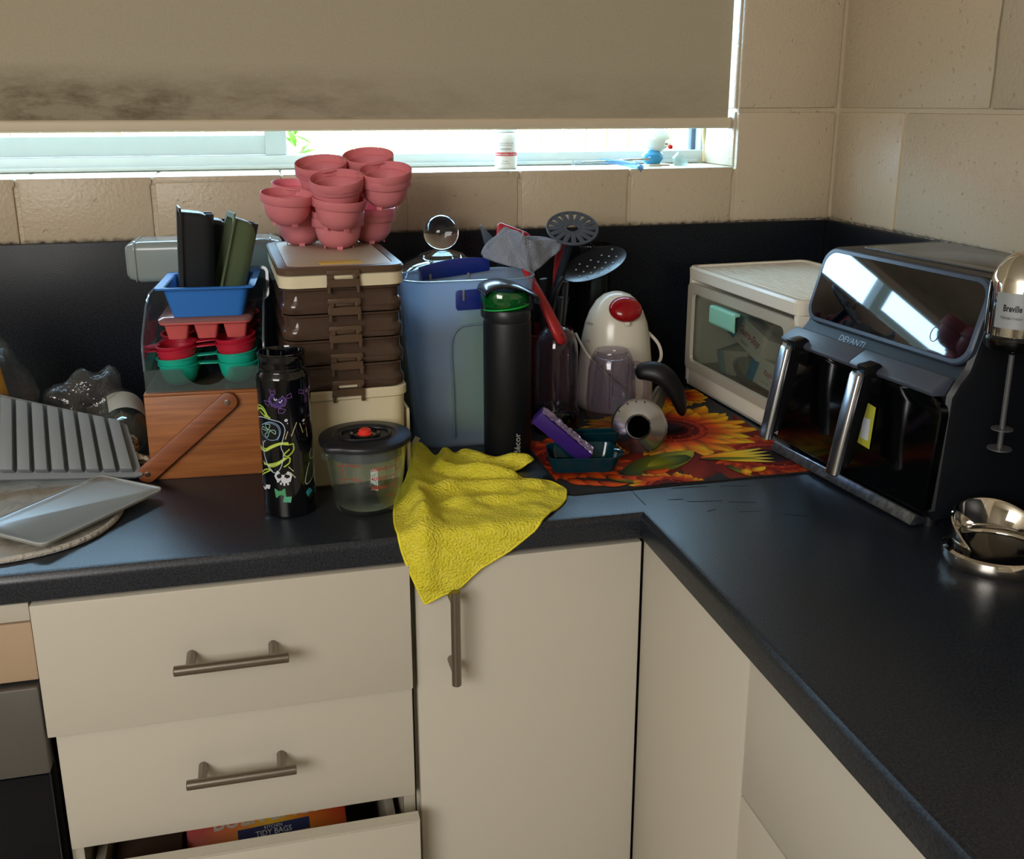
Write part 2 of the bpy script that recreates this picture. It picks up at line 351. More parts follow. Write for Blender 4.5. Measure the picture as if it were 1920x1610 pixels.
for i in range(1, 5): M().box(-.2, -.186, .01, .165, zz[i]+.003 if i else SILL, zz[i+1]-.003).build('reveal_block', WALL, wb, bevel=.003)
M().box(-.2, -.186, .01, .165, SILL, 1.382).build('reveal_block', WALL, wb, bevel=.003)
wr = struct(M().box(.0035, .2, -4.2, .2, 0, 2.5).build('wall_right', WALL, flat=True))
for i in range(5):
    y = -.204 if i % 2 == 0 else -.404
    blk(wr, y, -.001, zz[i], zz[i+1], 'r')
    while y > -2.2: blk(wr, y-.4, y, zz[i], zz[i+1], 'r'); y -= .4
# crack running down one joint of the right wall
cr = smoothpts([(0, -.4035, 1.585), (0, -.4045, 1.53), (0, -.4025, 1.49), (0, -.4050, 1.44), (0, -.4035, 1.39)], 4)
M().tube([(-.0002, p[1], p[2]) for p in cr], [.0006, .0012, .001, .0014, .0009, .0013, .0012, .001, .0015, .0012, .001, .0013, .0009, .0012, .001, .0011, .0006], 6).build('crack', P('crack_filler', '#8b806c', .8), wr)
wl = struct(M().box(-3.3, -3.2, -4.2, .2, 0, 2.5).build('wall_left', P('wall_paint_left', '#c9c2b2', .7), flat=True))
wf = struct(M().box(-3.3, .2, -4.3, -4.2, 0, 2.5).build('wall_rear', P('wall_paint_rear', '#c0bbb0', .7), flat=True))
fl = struct(M().box(-3.3, .2, -4.3, .19, -.05, 0).build('floor', P('floor_tile', '#a8a195', .4, var=(4, '#98917f', .4)), flat=True))
ce = struct(M().box(-3.3, .2, -4.3, .4, 2.5, 2.6).build('ceiling', P('ceiling_paint', '#cfc8ba', .8), flat=True))
# splashback sheets
SPL = laminate_mat('splashback_laminate', .15, .62)
t = tag(box('splashback', SPL, None, -2.2, -.0125, -.012, .0, .9005, SP, .001), 'dark laminate splashback sheet along the window wall, dirty top edge', 'splashback')
t = tag(box('splashback', SPL, None, -.012, .0, -2.6, .0, .9005, SP, .001), 'dark laminate splashback sheet on the right wall behind the appliances', 'splashback')
M().box(-.016, -.011, -.016, -.011, .901, SP).build('corner_bead', P('sealant_black', '#08090b', .4), t)

# ---- window
win = struct(thing('window_1', 'white aluminium sliding window behind the roller blind', None))
F = M()
F.box(-2.2, -.186, .135, .19, SILL-.001, SILL+.024).box(-.2055, -.186, .14, .19, SILL+.02, 2.2).box(-2.2, -2.17, .14, .19, SILL, 2.2).box(-2.2, -.19, .14, .19, 2.17, 2.2)
F.build('window_frame', ALU, win, bevel=.0015)
box('track_strip', ALU, win, -2.17, -.215, .128, .136, SILL+.001, SILL+.008)
S1 = M().box(-2.17, -1.005, .145, .165, SILL+.025, SILL+.058).box(-1.022, -.985, .142, .168, SILL+.024, 2.17); S1.build('sliding_sash', ALU, win, bevel=.0015)
M().box(-2.17, -1.02, .153, .156, SILL+.055, 2.17).build('window_pane', GLASS, win, flat=True)
M().box(-1.0, -.212, .172, .175, SILL+.022, 2.17).build('window_pane', GLASS, win, flat=True)
M().box(-.214, -.2055, .165, .182, SILL+.024, 2.17).build('rubber_seal', P('seal_grey', '#5d6c7a', .5), win, bevel=.001)
# lumpy old sealant in the corner of the reveal
M().tube(smoothpts([(-.201, .132, SILL+.002), (-.199, .136, SILL+.03), (-.203, .134, SILL+.06), (-.2, .135, SILL+.1), (-.2, .135, SILL+.3)], 5), .0035, 8).build('sealant', P('old_sealant', '#cdb98a', .5, bump=(200, .6, .002)), win)

# ---- roller blind
bl = thing('roller_blind', 'mould-stained beige roller blind pulled almost down over the window', 'blind')
M().box(-2.17, -.2085, .0195, .0205, 1.366, 2.19).build('blind_fabric', blind_mat(), bl, flat=True)
bar = rrect(.006, .0095, .0055, 6)
M().loft([[(-2.175, .02+x, 1.363+y) for x, y in bar], [(-.2055, .02+x, 1.363+y) for x, y in bar]]).build('bottom_bar', P('bar_plastic', '#c9baa0', .45), bl)
cap = rrect(.0072, .0105, .0065, 6)
M().loft([[(-.2065, .02+x, 1.363+y) for x, y in cap], [(-.2025, .02+x, 1.363+y) for x, y in cap]]).build('end_cap', P('cap_plastic', '#b7a98f', .4), bl, bevel=.0008)
M().lathe([(0, -2.17), (.022, -2.17), (.022, -.205), (0, -.205)], 24, TR((0, .03, 2.17), ry=rad(90))).build('roller_tube', ALU, bl)

# ---- outside: yard, paling fence, shrub
yard = struct(M().box(-8, 8, .2, 12, -.3, -.2).build('ground', P('yard_paving', '#b9ad98', .9, var=(3, '#a89a80', .4)), flat=True))
fen = thing('paling_fence', 'sunlit orange timber paling fence outside beyond the window', 'fence', (0, 2.6, -.2))
fm = [P('fence_timber', '#b87a50', .8, var=(14, '#a8653c', .5)), P('fence_timber_pale', '#d7b08a', .8, var=(14, '#c08d62', .5))]
me = None
for k in range(64):
    o = M().box(-.046, .046, -.009, .009, 0, 1.95).build('paling', fm[k % 5 == 2], fen, bevel=.002) if k < 2 else None
    if o is None:
        o = random.choice(pal).copy(); C.objects.link(o); o.parent = fen
    if k == 0: pal = [o]
    if k == 1: pal.append(o)
    o.location = (-3.4+k*.1, random.uniform(-.006, .006), random.uniform(-.03, .0))
for z in (.4, 1.5): box('rail', fm[0], fen, -3.5, 3.1, .01, .05, z, z+.07)
sh = thing('garden_shrub', 'green leafy sprig hanging outside the window above the pink moulds', 'plant', (-.93, 1.3, 1.2))
LEAF = sili('leaf_green', '#6fae2e', .4)
M().tube([(0, 0, -1.4), (0, .03, -.5), (-.02, .0, -.1), (.02, -.02, .08)], [.012, .009, .006, .002], 8).build('stem', P('stem_brown', '#6a5638', .8), sh)
for k in range(26):
    a = random.uniform(0, 2*PI); z = -.22+.34*random.random(); L_ = random.uniform(.05, .09)
    lv = [(0, 0, 0), (L_*.3, .009, .004), (L_*.7, .008, .004), (L_, 0, -.004), (L_*.7, -.008, .004), (L_*.3, -.009, .004), (L_*.5, 0, -.002)]
    M().add(lv, [(0, 1, 6), (1, 2, 6), (2, 3, 6), (3, 4, 6), (4, 5, 6), (5, 0, 6)], TR((0, 0, z), ry=rad(random.uniform(-60, 20)), rz=a)).build('leaf', LEAF, sh, solid=.0008)

# ================================================================== joinery
prof = [(.0, .867), (.0, .889), (.0015, .8945), (.0045, .8985), (.009, .9), (.30, .9), (.593, .9), (.593, .867)]
FX, FY = -.594, -.600
def leg(kind):
    if kind == 0: return [(-2.2, FY+d, z) for d, z in prof]
    if kind == 1: return [(FX+d, FY+d*1.0, z) for d, z in prof]
    return [(FX+d, -2.6, z) for d, z in prof]
ctop = M().loft([leg(0), leg(1), leg(2)]).build('countertop', LAM, ang=30)
tag(ctop, 'dark charcoal laminate L-shaped countertop with rounded front edge', 'countertop')
box('joint_line', P('joint_black', '#020203', .6), ctop, -.5805, -.5793, -.578, -.40, .8995, .9002, 0)
# dark dried smears on the bench by the mitre
SMEAR = P('dried_smear', '#0c0e12', .7)
for x, y, l, a in ((-.50, -.535, .05, -4), (-.44, -.545, .04, -14), (-.535, -.57, .02, -5), (-.50, -.585, .045, -10), (-.455, -.60, .035, -18), (-.505, -.615, .014, 20), (-.46, -.63, .03, -8), (-.41, -.655, .03, -22)):
    pts = [(l*(i/9-.5), random.uniform(-.0006, .0006)) for i in range(10)]; m = M(); stroke(m, pts, .0015+random.random()*.0015)
    m.build('smear', SMEAR, ctop, flat=True).matrix_local = TR((x, y, .90025), rz=rad(a))

def bar_handle(parent, cx, y, cz, length, vertical=False, post=.055):
    h = M(); R = .006
    a = TR((cx, y, cz), ry=rad(0 if vertical else 90))
    h.lathe([(0, -length/2), (R-.0008, -length/2), (R, -length/2+.0008), (R, length/2-.0008), (R-.0008, length/2), (0, length/2)], 20, a)
    for s in (-1, 1):
        p = a @ Vector((0, 0, s*post)); q = Vector((p.x, y+.034, p.z))
        h.tube([q, (p.x, y+.008, p.z), (p.x, y, p.z)], [.0055, .0052, .0045], 14)
    return h.build('handle', STEELD, parent)
# drawer unit under the window run
dc = thing('drawer_cabinet', 'white cabinet of three wide drawers, the lowest pulled open', 'cabinet', (0, 0, 0))
M().box(-1.310, -1.296, -.573, -.02, .12, .865).box(-.903, -.887, -.573, -.02, .12, .865).box(-1.296, -.903, -.04, -.02, .12, .865).box(-1.296, -.903, -.573, -.02, .12, .136).box(-1.296, -.903, -.573, -.50, .852, .865).build('carcass', CABIN, dc, bevel=.0006)
def drawer(z0, z1, out, hz=None, xl=-1.305):
    d = box('drawer', CAB, dc, xl, -.8895, -.593-out, -.575-out, z0, z1, .0012, 2)
    if hz: bar_handle(d, -1.103+.003, -.627-out, hz, .127, post=.046)
    s = M().box(-1.290, -1.278, -.575-out, -.10-out, z0+.02, z1-.045).box(-.924, -.912, -.575-out, -.10-out, z0+.02, z1-.045).box(-1.284, -.918, -.11-out, -.10-out, z0+.02, z1-.045).box(-1.284, -.918, -.575-out, -.10-out, z0+.012, z0+.02)
    s.build('drawer_box', CABIN, d, bevel=.0008)
    return d
drawer(.6965, .8635, .012, .7815, -1.311); drawer(.5340, .6935, .001, .6235)
d3 = drawer(.20, .5255, .040); M().box(-1.305, -.8895, -.6330, -.6150, .5240, .5260).build('edge_strip', CAB, d3)
# cupboard right of the drawers
cc = thing('corner_cupboard', 'white cupboard with one plain door and a vertical bar handle', 'cabinet')
M().box(-.885, -.869, -.573, -.02, .12, .865).box(-.869, -.01, -.04, -.02, .12, .865).box(-.869, -.56, -.573, -.02, .12, .136).box(-.869, -.56, -.573, -.52, .852, .865).box(-.568, -.56, -.573, -.3, .12, .865).build('carcass', CABIN, cc, bevel=.0006)
dr = box('door', CAB, cc, -.8820, -.5890, -.593, -.575, .13, .8570, .0012)
bar_handle(dr, -.8385, -.627, .7710, .127, True, .047)
# right-hand run
rc = thing('return_cupboard', 'white plain corner door of the right-hand run under the bench', 'cabinet')
box('door', CAB, rc, -.5870, -.5690, -.8865, -.5950, .13, .8600, .0012); M().box(-.567, -.02, -.884, -.6, .12, .136).box(-.567, -.02, -.884, -.876, .136, .865).build('carcass', CABIN, rc)
rd = thing('side_drawer_cabinet', 'white drawer cabinet nearest the camera on the right-hand run', 'cabinet')
box('drawer', CAB, rd, -.5870, -.5690, -1.78, -.8895, .7035, .8600, .0012)
box('drawer', CAB, rd, -.5870, -.5690, -1.78, -.8895, .40, .7005, .0012)
box('drawer', CAB, rd, -.5870, -.5690, -1.78, -.8895, .13, .397, .0012)
M().box(-.567, -.02, -1.78, -.890, .12, .136).box(-.567, -.02, -.898, -.890, .136, .865).box(-.567, -.02, -1.78, -1.77, .136, .865).build('carcass', CABIN, rd)
tag(M().box(-.55, -.53, -2.5, -.55, 0, .12).box(-2.2, -.55, -.55, -.53, 0, .12).build('kickboard', CABIN), 'recessed white kickboard under the cabinets', 'kickboard')
# oven at the left edge
ov = thing('built_in_oven', 'built-in oven at the left edge, beige top panel and steel control strip', 'oven')
box('filler_strip', CAB, ov, -1.93, -1.3145, -.592, -.575, .840, .862)
box('top_panel', P('oven_beige_panel', '#b89f84', .4), ov, -1.93, -1.3145, -.592, -.575, .7655, .838)
box('control_panel', P('oven_steel', '#86837f', .42, .8, var=(8, '#7b7875', .5)), ov, -1.93, -1.3145, -.600, -.575, .6465, .7605, .003)
box('oven_door', P('oven_glass', '#030610', .08), ov, -1.93, -1.318, -.594, -.575, .25, .6425, .002)
M().box(-1.93, -1.3145, -.572, -.05, .13, .85).build('oven_body', MBLACK, ov)
# things in the open drawer
bb = thing('bin_bag_box', 'orange and yellow bin bag box lying tilted in the open drawer', 'box', (-1.075, -.500, .452), rot=(rad(-42), 0, rad(4)))
def grad_box_mat():
    m, nt, out = newmat('orange_carton'); L = nt.links.new; b = N(nt, 'ShaderNodeBsdfPrincipled'); L(b.outputs[0], out.inputs[0]); b.inputs['Roughness'].default_value = .45
    t = N(nt, 'ShaderNodeTexCoord'); sp = N(nt, 'ShaderNodeSeparateXYZ'); L(t.outputs['Object'], sp.inputs[0])
    ln = N(nt, 'ShaderNodeMath', operation='MULTIPLY_ADD'); L(sp.outputs[2], ln.inputs[0]); ln.inputs[1].default_value = 1.0; L(sp.outputs[0], ln.inputs[2])
    a = N(nt, 'ShaderNodeMath', operation='ABSOLUTE'); L(sp.outputs[0], a.inputs[0]); ma = N(nt, 'ShaderNodeMath', operation='MULTIPLY_ADD'); L(a.outputs[0], ma.inputs[0]); ma.inputs[1].default_value = .9; L(sp.outputs[2], ma.inputs[2])
    rp = N(nt, 'ShaderNodeValToRGB'); e = rp.color_ramp.elements; e[0].position = 0; e[0].color = (*lin('#f0c320'), 1); e[1].position = .09; e[1].color = (*lin('#c2301a'), 1); q = e.new(.045); q.color = (*lin('#e87a1c'), 1)
    L(ma.outputs[0], rp.inputs[0]); L(rp.outputs[0], b.inputs['Base Color']); return m
box('carton', grad_box_mat(), bb, -.11, .10, -.0, .05, -.06, .035, .001)
writing('lettering', P('grey_lettering', '#c9bfae', .5), bb, 'BULK BAGS', .028, TR((-.005, -.0006, .013))@FRONT, .02)
box('blue_panel', P('navy_print', '#16265c', .5), bb, -.045, .05, -.0006, .001, -.0155, -.0005, 0)
writing('lettering', PRINTWHT, bb, 'TIDY BAGS', .0098, TR((.002, -.001, -.0105))@FRONT, .01); writing('lettering', PRINTWHT, bb, 'KITCHEN', .0058, TR((.002, -.001, -.0038))@FRONT)
tb = tag(box('cardboard_box', P('brown_card', '#4a3526', .8), None, -1.27, -1.19, -.58, -.42, .222, .462, .001), 'dark brown cardboard box in the open drawer left of the orange box', 'box')

# ================================================================== things on the bench, left to right
def shell(m, lo, hi, th=.0015, steps=2, n=5, rf=None, T=None, lip=None, floor=True):
    """open rounded-rectangle container. lo/hi = (hx,hy,r,z)"""
    secs = []
    def L(t, d, z=None):
        hx, hy, r, zz_ = [lo[i]+(hi[i]-lo[i])*t for i in range(4)]
        return ring(rrect(hx-d, hy-d, max(r-d, .0005), n), zz_ if z is None else z)
    for i in range(steps+1): secs.append(L(i/steps, 0))
    if lip: secs += [L(1, -lip, hi[3]), L(1, -lip, hi[3]+.002)]
    else: secs.append(L(1, th*.3, hi[3]+th*.4))
    secs.append(L(1, th, hi[3]+(.002 if lip else 0)))
    for i in range(steps, -1, -1): secs.append(L(i/steps, th, None if i else lo[3]+th))
    return m.loft(secs, True, T)

# ---- quilted pot-holder mat, milky lid, grey slotted ice tray
QM = P('quilted_cotton', '#a59f94', .85, bump=(60, .8, .004), var=(30, '#8b857a', .6))
qm = thing('quilted_mat', 'grey quilted cotton mat lying flat under the milky lid', 'mat', (-1.385, -.425, .9))
m = M(); RX, RY = .155, .142; n = 56
rows = []
for j in range(13):
    q = 1-j/12
    rows.append([(RX*q*math.copysign(abs(math.cos(2*PI*i/n))**.8, math.cos(2*PI*i/n)), RY*q*math.copysign(abs(math.sin(2*PI*i/n))**.8, math.sin(2*PI*i/n)), .0045+.0028*abs(math.sin(RX*q*math.cos(2*PI*i/n)*75))*abs(math.sin(RY*q*math.sin(2*PI*i/n)*75)) if j else .003) for i in range(n)])
m.loft([ring([(p[0]*.99, p[1]*.99) for p in rows[0]], .0004)]+rows, True); m.build('quilting', QM, qm, ang=60)
m = M(); m.tube([(p[0], p[1], .0038) for p in rows[0]], .0038, 8, closed=True); m.build('bound_edge', P('binding_cotton', '#b9b4aa', .8, bump=(180, 1, .003)), qm)
# lid: parallelogram-looking rectangle turned on the bench, slightly lifted on the mat
ld = thing('container_lid', 'thin milky rectangular plastic lid lying flat on the quilted mat', 'lid', (-1.2835, -.450, .9125), rad(0), rot=(rad(.8), rad(.5), rad(52.5)))
LIDM = thin('milky_lid', '#c5c8c4', .72, .18, '#b7b6ae', .3)
LXX, LYY = .0975, .0555; shape = rrect(LXX, LYY, .010, 6)
M().loft([ring(rrect(LXX-.004, LYY-.004, .009, 6), 0), ring(shape, .0005), ring(shape, .003), ring(rrect(LXX-.0015, LYY-.0015, .009, 6), .0035), ring(rrect(LXX-.005, LYY-.005, .008, 6), .0022), ring(rrect(LXX-.01, LYY-.01, .008, 6), .0022), ring(rrect(LXX-.012, LYY-.012, .008, 6), .0014)]).build('lid_panel', LIDM, ld)
M().tube([(x, y, .0032) for x, y in rrect(LXX-.001, LYY-.001, .0095, 6)], .0014, 6, closed=True).build('raised_rim', thin('milky_rim', '#d5dad9', .8, .15, '#cdd0cc', .3), ld)
# slotted tray: a limp silicone sheet between measured corners, leaning back
gt = thing('ice_tray', 'grey ribbed silicone ice tray leaning face down behind the milky lid', 'tray', (-1.220, -.344, .915))
cFR, cFL, cBR, cBL = Vector((0, 0, 0)), Vector((-.172, .011, .010)), Vector((-.021, .059, .055)), Vector((-.177, .084, .096))
def gp(u, v, h=0):
    p = cFR*(1-u)*(1-v)+cFL*u*(1-v)+cBR*(1-u)*v+cBL*u*v
    du_ = (cFL-cFR)*(1-v)+(cBL-cBR)*v; dv_ = (cBR-cFR)*(1-u)+(cBL-cFL)*u; n_ = dv_.cross(du_).normalized()
    if n_.y > 0: n_ = -n_
    return p+n_*h
m = M(); us = [-.035+1.435*i/24 for i in range(25)]
m.loft([[tuple(gp(u, -.06 if u > -.03 else -.02, -.004)), tuple(gp(u, 1.04 if u > -.03 else .98, -.004)), tuple(gp(u, 1.04 if u > -.03 else .98, 0)), tuple(gp(u, -.06 if u > -.03 else -.02, 0))] for u in us]); m.build('flange', GREYS, gt)
for k in range(11):
    u0, u1 = .02+.124*k, .02+.124*k+.104
    def rib(d, h): return [tuple(gp(u0+d, .02+d, h)), tuple(gp(u1-d, .02+d, h)), tuple(gp(u1-d, .98-d, h)), tuple(gp(u0+d, .98-d, h))]
    M().loft([rib(0, 0), rib(.006, .012)]).build('ridge', GREYS, gt, bevel=.0018)
# ---- yellow pasta bag at the left edge
yb = thing('pasta_bag', 'clear bag of yellow pasta at the far left edge against the splashback', 'bag', (-1.435, -.20, .9))
m = M(); m.sphere(1, 20, Matrix.Diagonal((.072, .05, .098, 1)))
for i, p in enumerate(m.v):
    q = Vector(p); d = 1+.12*noise.noise(q*28)+.05*noise.noise(q*70); m.v[i] = (q.x*d*(1-.35*max(0, q.z)/.098), q.y*d, max(.0, q.z*1.02*d+.098))
m.build('film', thin('pasta_film', '#f2f2ee', .02, .05, '#ffffff', .3, bump=(40, .8, .006), ior=1.5), yb, ang=60)
YEL = P('pasta_yellow', '#e0a21a', .5, var=(40, '#b9780e', .5))
for k in range(16):
    a = random.uniform(-.035, .035); b = random.uniform(-.024, .02)
    M().box(-.007, .007, -.004, .004, -.045, .045, TR((a, b, .100+random.uniform(-.012, .022)), rx=rad(random.uniform(-12, 12)), ry=rad(random.uniform(-14, 14)), rz=rad(random.uniform(0, 90)))).build('pasta_piece', YEL, yb, bevel=.002)
# ---- crumpled clear bag
pb = thing('plastic_bag', 'crumpled clear plastic bag between the grey tray and the glass bottle', 'bag', (-1.300, -.150, .9))
m = M(); m.sphere(1, 26, Matrix.Diagonal((.062, .045, .058, 1)))
for i, p in enumerate(m.v):
    q = Vector(p); d = 1+.35*noise.noise(q*22)+.16*abs(noise.noise(q*60)); m.v[i] = (q.x*d, q.y*d, max(.0005, (q.z+.056)*(1+.2*noise.noise(q*31))))
m.build('film', WRAP, pb, ang=80)
# ---- glass pump bottle lying down, pump toward the camera
sb = thing('pump_bottle', 'clear glass pump bottle lying on its side beside the wooden box, cream pump', 'bottle', (-1.2405, -.262, .934), rot=(rad(98), 0, rad(10)))
M().lathe([(0, -.13), (.026, -.13), (.031, -.125), (.0325, -.115), (.0325, -.035), (.029, -.018), (.018, -.008), (.0135, -.003), (.0135, .004), (.0115, .004), (.0115, -.004), (.016, -.010), (.0275, -.02), (.0305, -.037), (.0305, -.115), (.028, -.123), (0, -.124)], 36).build('glass_body', CGLASS, sb)
BEI = P('grubby_cream', '#c9bda4', .5, var=(170, '#4d4038', .12))
M().lathe([(0, .002), (.0145, .002), (.015, .004), (.015, .018), (.013, .021), (.0075, .023), (.0065, .036), (0, .036)], 28).build('pump_collar', BEI, sb, bevel=0)
M().tube([(0, .001, .036), (0, .0, .043), (.004, -.001, .050), (.014, -.003, .053), (.028, -.007, .054), (.038, -.014, .052)], [.010, .0105, .0095, .0075, .0055, .0035], 14).build('pump_spout', BEI, sb)
M().tube([(0, 0, .0), (0, 0, -.11)], .0022, 8).build('dip_tube', MILKY, sb)
lab = M(); A0 = [rad(a) for a in range(-35, 76, 6)]
lab.add([(.0328*math.sin(a), .0328*math.cos(a), z) for z in (-.11, -.05) for a in A0], [(i, i+1, i+1+len(A0), i+len(A0)) for i in range(len(A0)-1)]); lab.build('paper_label', P('pale_label', '#b8b2a2', .6), sb)

# ---- wooden box with strap handle
WD = wood_mat('warm_wood', '#8a5228', '#a8693a'); WD2 = wood_mat('strap_wood', '#7d4526', '#945530')
wx = thing('wooden_box', 'warm brown wooden box with a slanting strap handle under the clear tray', 'box', (-1.204, -.333, .9), rad(-3.5))
M().box(0, .158, 0, .012, 0, .118).box(0, .158, .19, .202, 0, .118).box(0, .01, .012, .19, 0, .118).box(.148, .158, .012, .19, 0, .118).box(.01, .148, .012, .19, 0, .008).build('box_body', WD, wx, bevel=.0012)
box('lid_board', WD, wx, .0, .158, 0, .202, .1182, .1222, .001)
T = TR((-.003, -.006, .013), ry=-rad(40.5))
M().prism([(p[0]+.0735, p[1]) for p in rrect(.0865, .0125, .0122, 8)], -.004, .004, T@Matrix.Rotation(rad(90), 4, 'X')).build('strap_handle', WD2, wx, bevel=.001)
for d in (.0, .147):
    c = T @ Vector((d, -.0042, 0)); M().lathe([(0, 0), (.0036, 0), (.0036, .0012), (.0022, .0016), (0, .0010)], 18, TR(c, rx=rad(90))).build('screw', STEELD, wx)
# ---- clear stackable tray
ZC = 1.0225
ct = thing('clear_tray', 'clear plastic open-front tray on the wooden box holding silicone moulds', 'tray', (-1.201, -.326, ZC), rad(-3.5))
W_, D_ = .159, .20
m = M(); side = [(0, 0), (D_, 0), (D_, .118), (.085, .118), (.055, .108), (.012, .078), (.003, .070), (-.002, .058), (-.002, .03)]
for x in (0, W_-.0022): M().loft([[(x, y, z) for y, z in side], [(x+.0022, y, z) for y, z in side]]).build('side_wall', CLEAR, ct, bevel=.0006)
m = M(); m.box(.0022, W_-.0022, 0, D_, 0, .0022).box(.0022, W_-.0022, D_-.0022, D_, .0022, .116); m.build('tray_floor', CLEAR, ct)
lip = [(0, 0), (W_, 0), (W_, .031)]+[(W_/2+.033+.0*i, .031) for i in (0,)]+[(W_/2+.030*math.cos(rad(a)), .031-.024*math.sin(rad(a))) for a in range(10, 171, 16)]+[(W_/2-.033, .031), (0, .031)]
M().loft([[(x, -.002, z) for x, z in lip], [(x, .0005, z) for x, z in lip]]).build('front_lip', thin('clear_lip', '#dfe6e6', .14, .12, '#8fa3a6'), ct)
for x in (0.0011, W_-.0011):
    M().tube([(x, y, z) for y, z in side[2:]], .0016, 8).build('rolled_edge', thin('edge_clear', '#e6eef2', .25, .05, '#aebfca'), ct)

# ---- silicone moulds in the clear tray: 2 x 3 cups joined by webs
def mould(name, label, mat, loc, rot, nx, ny, sx, sy, R, H, tab=True, group=None, rim=.0022, prof=None, skip=()):
    t = thing(name, label, 'mould', loc, rot=rot, group=group); first = None
    pr = prof or [(0, 0), (R*.50, 0), (R*.68, H*.10), (R*.84, H*.35), (R*.94, H*.75), (R*.965, H*.93), (R+rim*.4, H*.94), (R+rim*.5, H), (R*.93, H), (R*.91, H*.75), (R*.80, H*.37), (R*.62, H*.14), (0, H*.08)]
    for j in range(ny):
        for i in range(nx):
            if (i, j) in skip: continue
            x, y = (i-(nx-1)/2)*sx, (j-(ny-1)/2)*sy
            if first is None: first = M().lathe(pr, 36).build('cup', mat, t, ang=50); first.location = (x, y, 0)
            else: c = first.copy(); C.objects.link(c); c.parent = t; c.location = (x, y, 0)
    wn = []
    for j in range(ny):
        for i in range(nx-1):
            x, y = (i-(nx-1)/2)*sx+sx/2, (j-(ny-1)/2)*sy
            if (i, j) in skip or (i+1, j) in skip: continue
            g = max(sx/2-R*.93, .004); wn.append((x, y, g, R*.28))
    for i in range(nx):
        for j in range(ny-1):
            x, y = (i-(nx-1)/2)*sx, (j-(ny-1)/2)*sy+sy/2
            if (i, j) in skip or (i, j+1) in skip: continue
            g = max(sy/2-R*.93, .004); wn.append((x, y, R*.28, g))
    for x, y, a, b in wn: M().box(x-a, x+a, y-b, y+b, H-.0028, H-.0008).build('web', mat, t, bevel=.0008)
    if tab: M().prism([(x-(nx-1)/2*sx-R-.003, y-(ny-1)/2*sy) for x, y in rrect(.009, .007, .0065, 5)], H-.002, H).build('tab', mat, t)
    return t
mx_, my_ = -1.1155, -.236; zr = ZC+.003
for lab_, mt, dz, rr_, dy in (('teal silicone cup mould at the bottom of the clear tray', TEAL, 0, (0, 0, rad(-3)), 0), ('teal silicone cup mould nested in the lower teal one', TEAL, .0115, (0, rad(-3.5), rad(-3)), .002),
                       ('crimson silicone cup mould resting in the teal moulds', CRIM, .024, (0, rad(-4.5), rad(-3)), .003), ('crimson silicone cup mould topmost in the clear tray, under the salmon ice tray', CRIM, .0335, (rad(3), rad(-5.5), rad(-3)), .008)):
    mould('cup_mould', lab_, mt, (mx_, my_+dy, zr+dz), rr_, 2, 3, .079, .060, .0275, .029, dz > .02, 'silicone cup moulds in the clear tray')
# ---- salmon ice tray with lid
st = thing('lidded_ice_tray', 'salmon silicone ice tray with a translucent lid under the blue loaf tray', 'tray', (-1.1145, -.246, 1.0885), rad(-3))
for i in range(3):
    for j in range(3):
        c = M().loft([ring(rrect(.0125, .014, .004, 4), .0), ring(rrect(.0165, .0175, .004, 4), .022), ring(rrect(.0155, .0165, .004, 4), .022), ring(rrect(.0115, .013, .003, 4), .0015)]).build('cell', SALMON, st) if (i, j) == (0, 0) else c0.copy()
        if (i, j) == (0, 0): c0 = c
        else: C.objects.link(c); c.parent = st
        c.location = (-.0385+.0385*i, -.044+.042*j, 0)
M().prism(rrect(.0605, .069, .010, 6), .0215, .0245).build('tray_rim', SALMON, st, bevel=.0008)
M().loft([ring(rrect(.062, .0705, .011, 6), .0245), ring(rrect(.062, .0705, .011, 6), .0285), ring(rrect(.058, .0665, .010, 6), .0315)]).build('translucent_lid', thin('milky_pink_lid', '#d8c4c8', .62, .12, '#c98e8e', .35), st)
# ---- blue loaf tray
bt = thing('blue_loaf_tray', 'blue silicone loaf tray with flared rim holding the black and green loaf moulds', 'tray', (-1.110, -.262, 1.1205), rad(-3.5))
shell(M(), (.046, .052, .008, 0), (.056, .060, .010, .040), .002, 2, 5).build('tray_body', BLUE, bt)
o = rrect(.064, .070, .006, 5); i_ = rrect(.055, .059, .009, 5)
M().loft([ring(i_, .0385), ring(o, .0400), ring(rrect(.0645, .0705, .0065, 5), .0425), ring(i_, .0415)], False, closed=True).build('flared_rim', BLUE, bt)
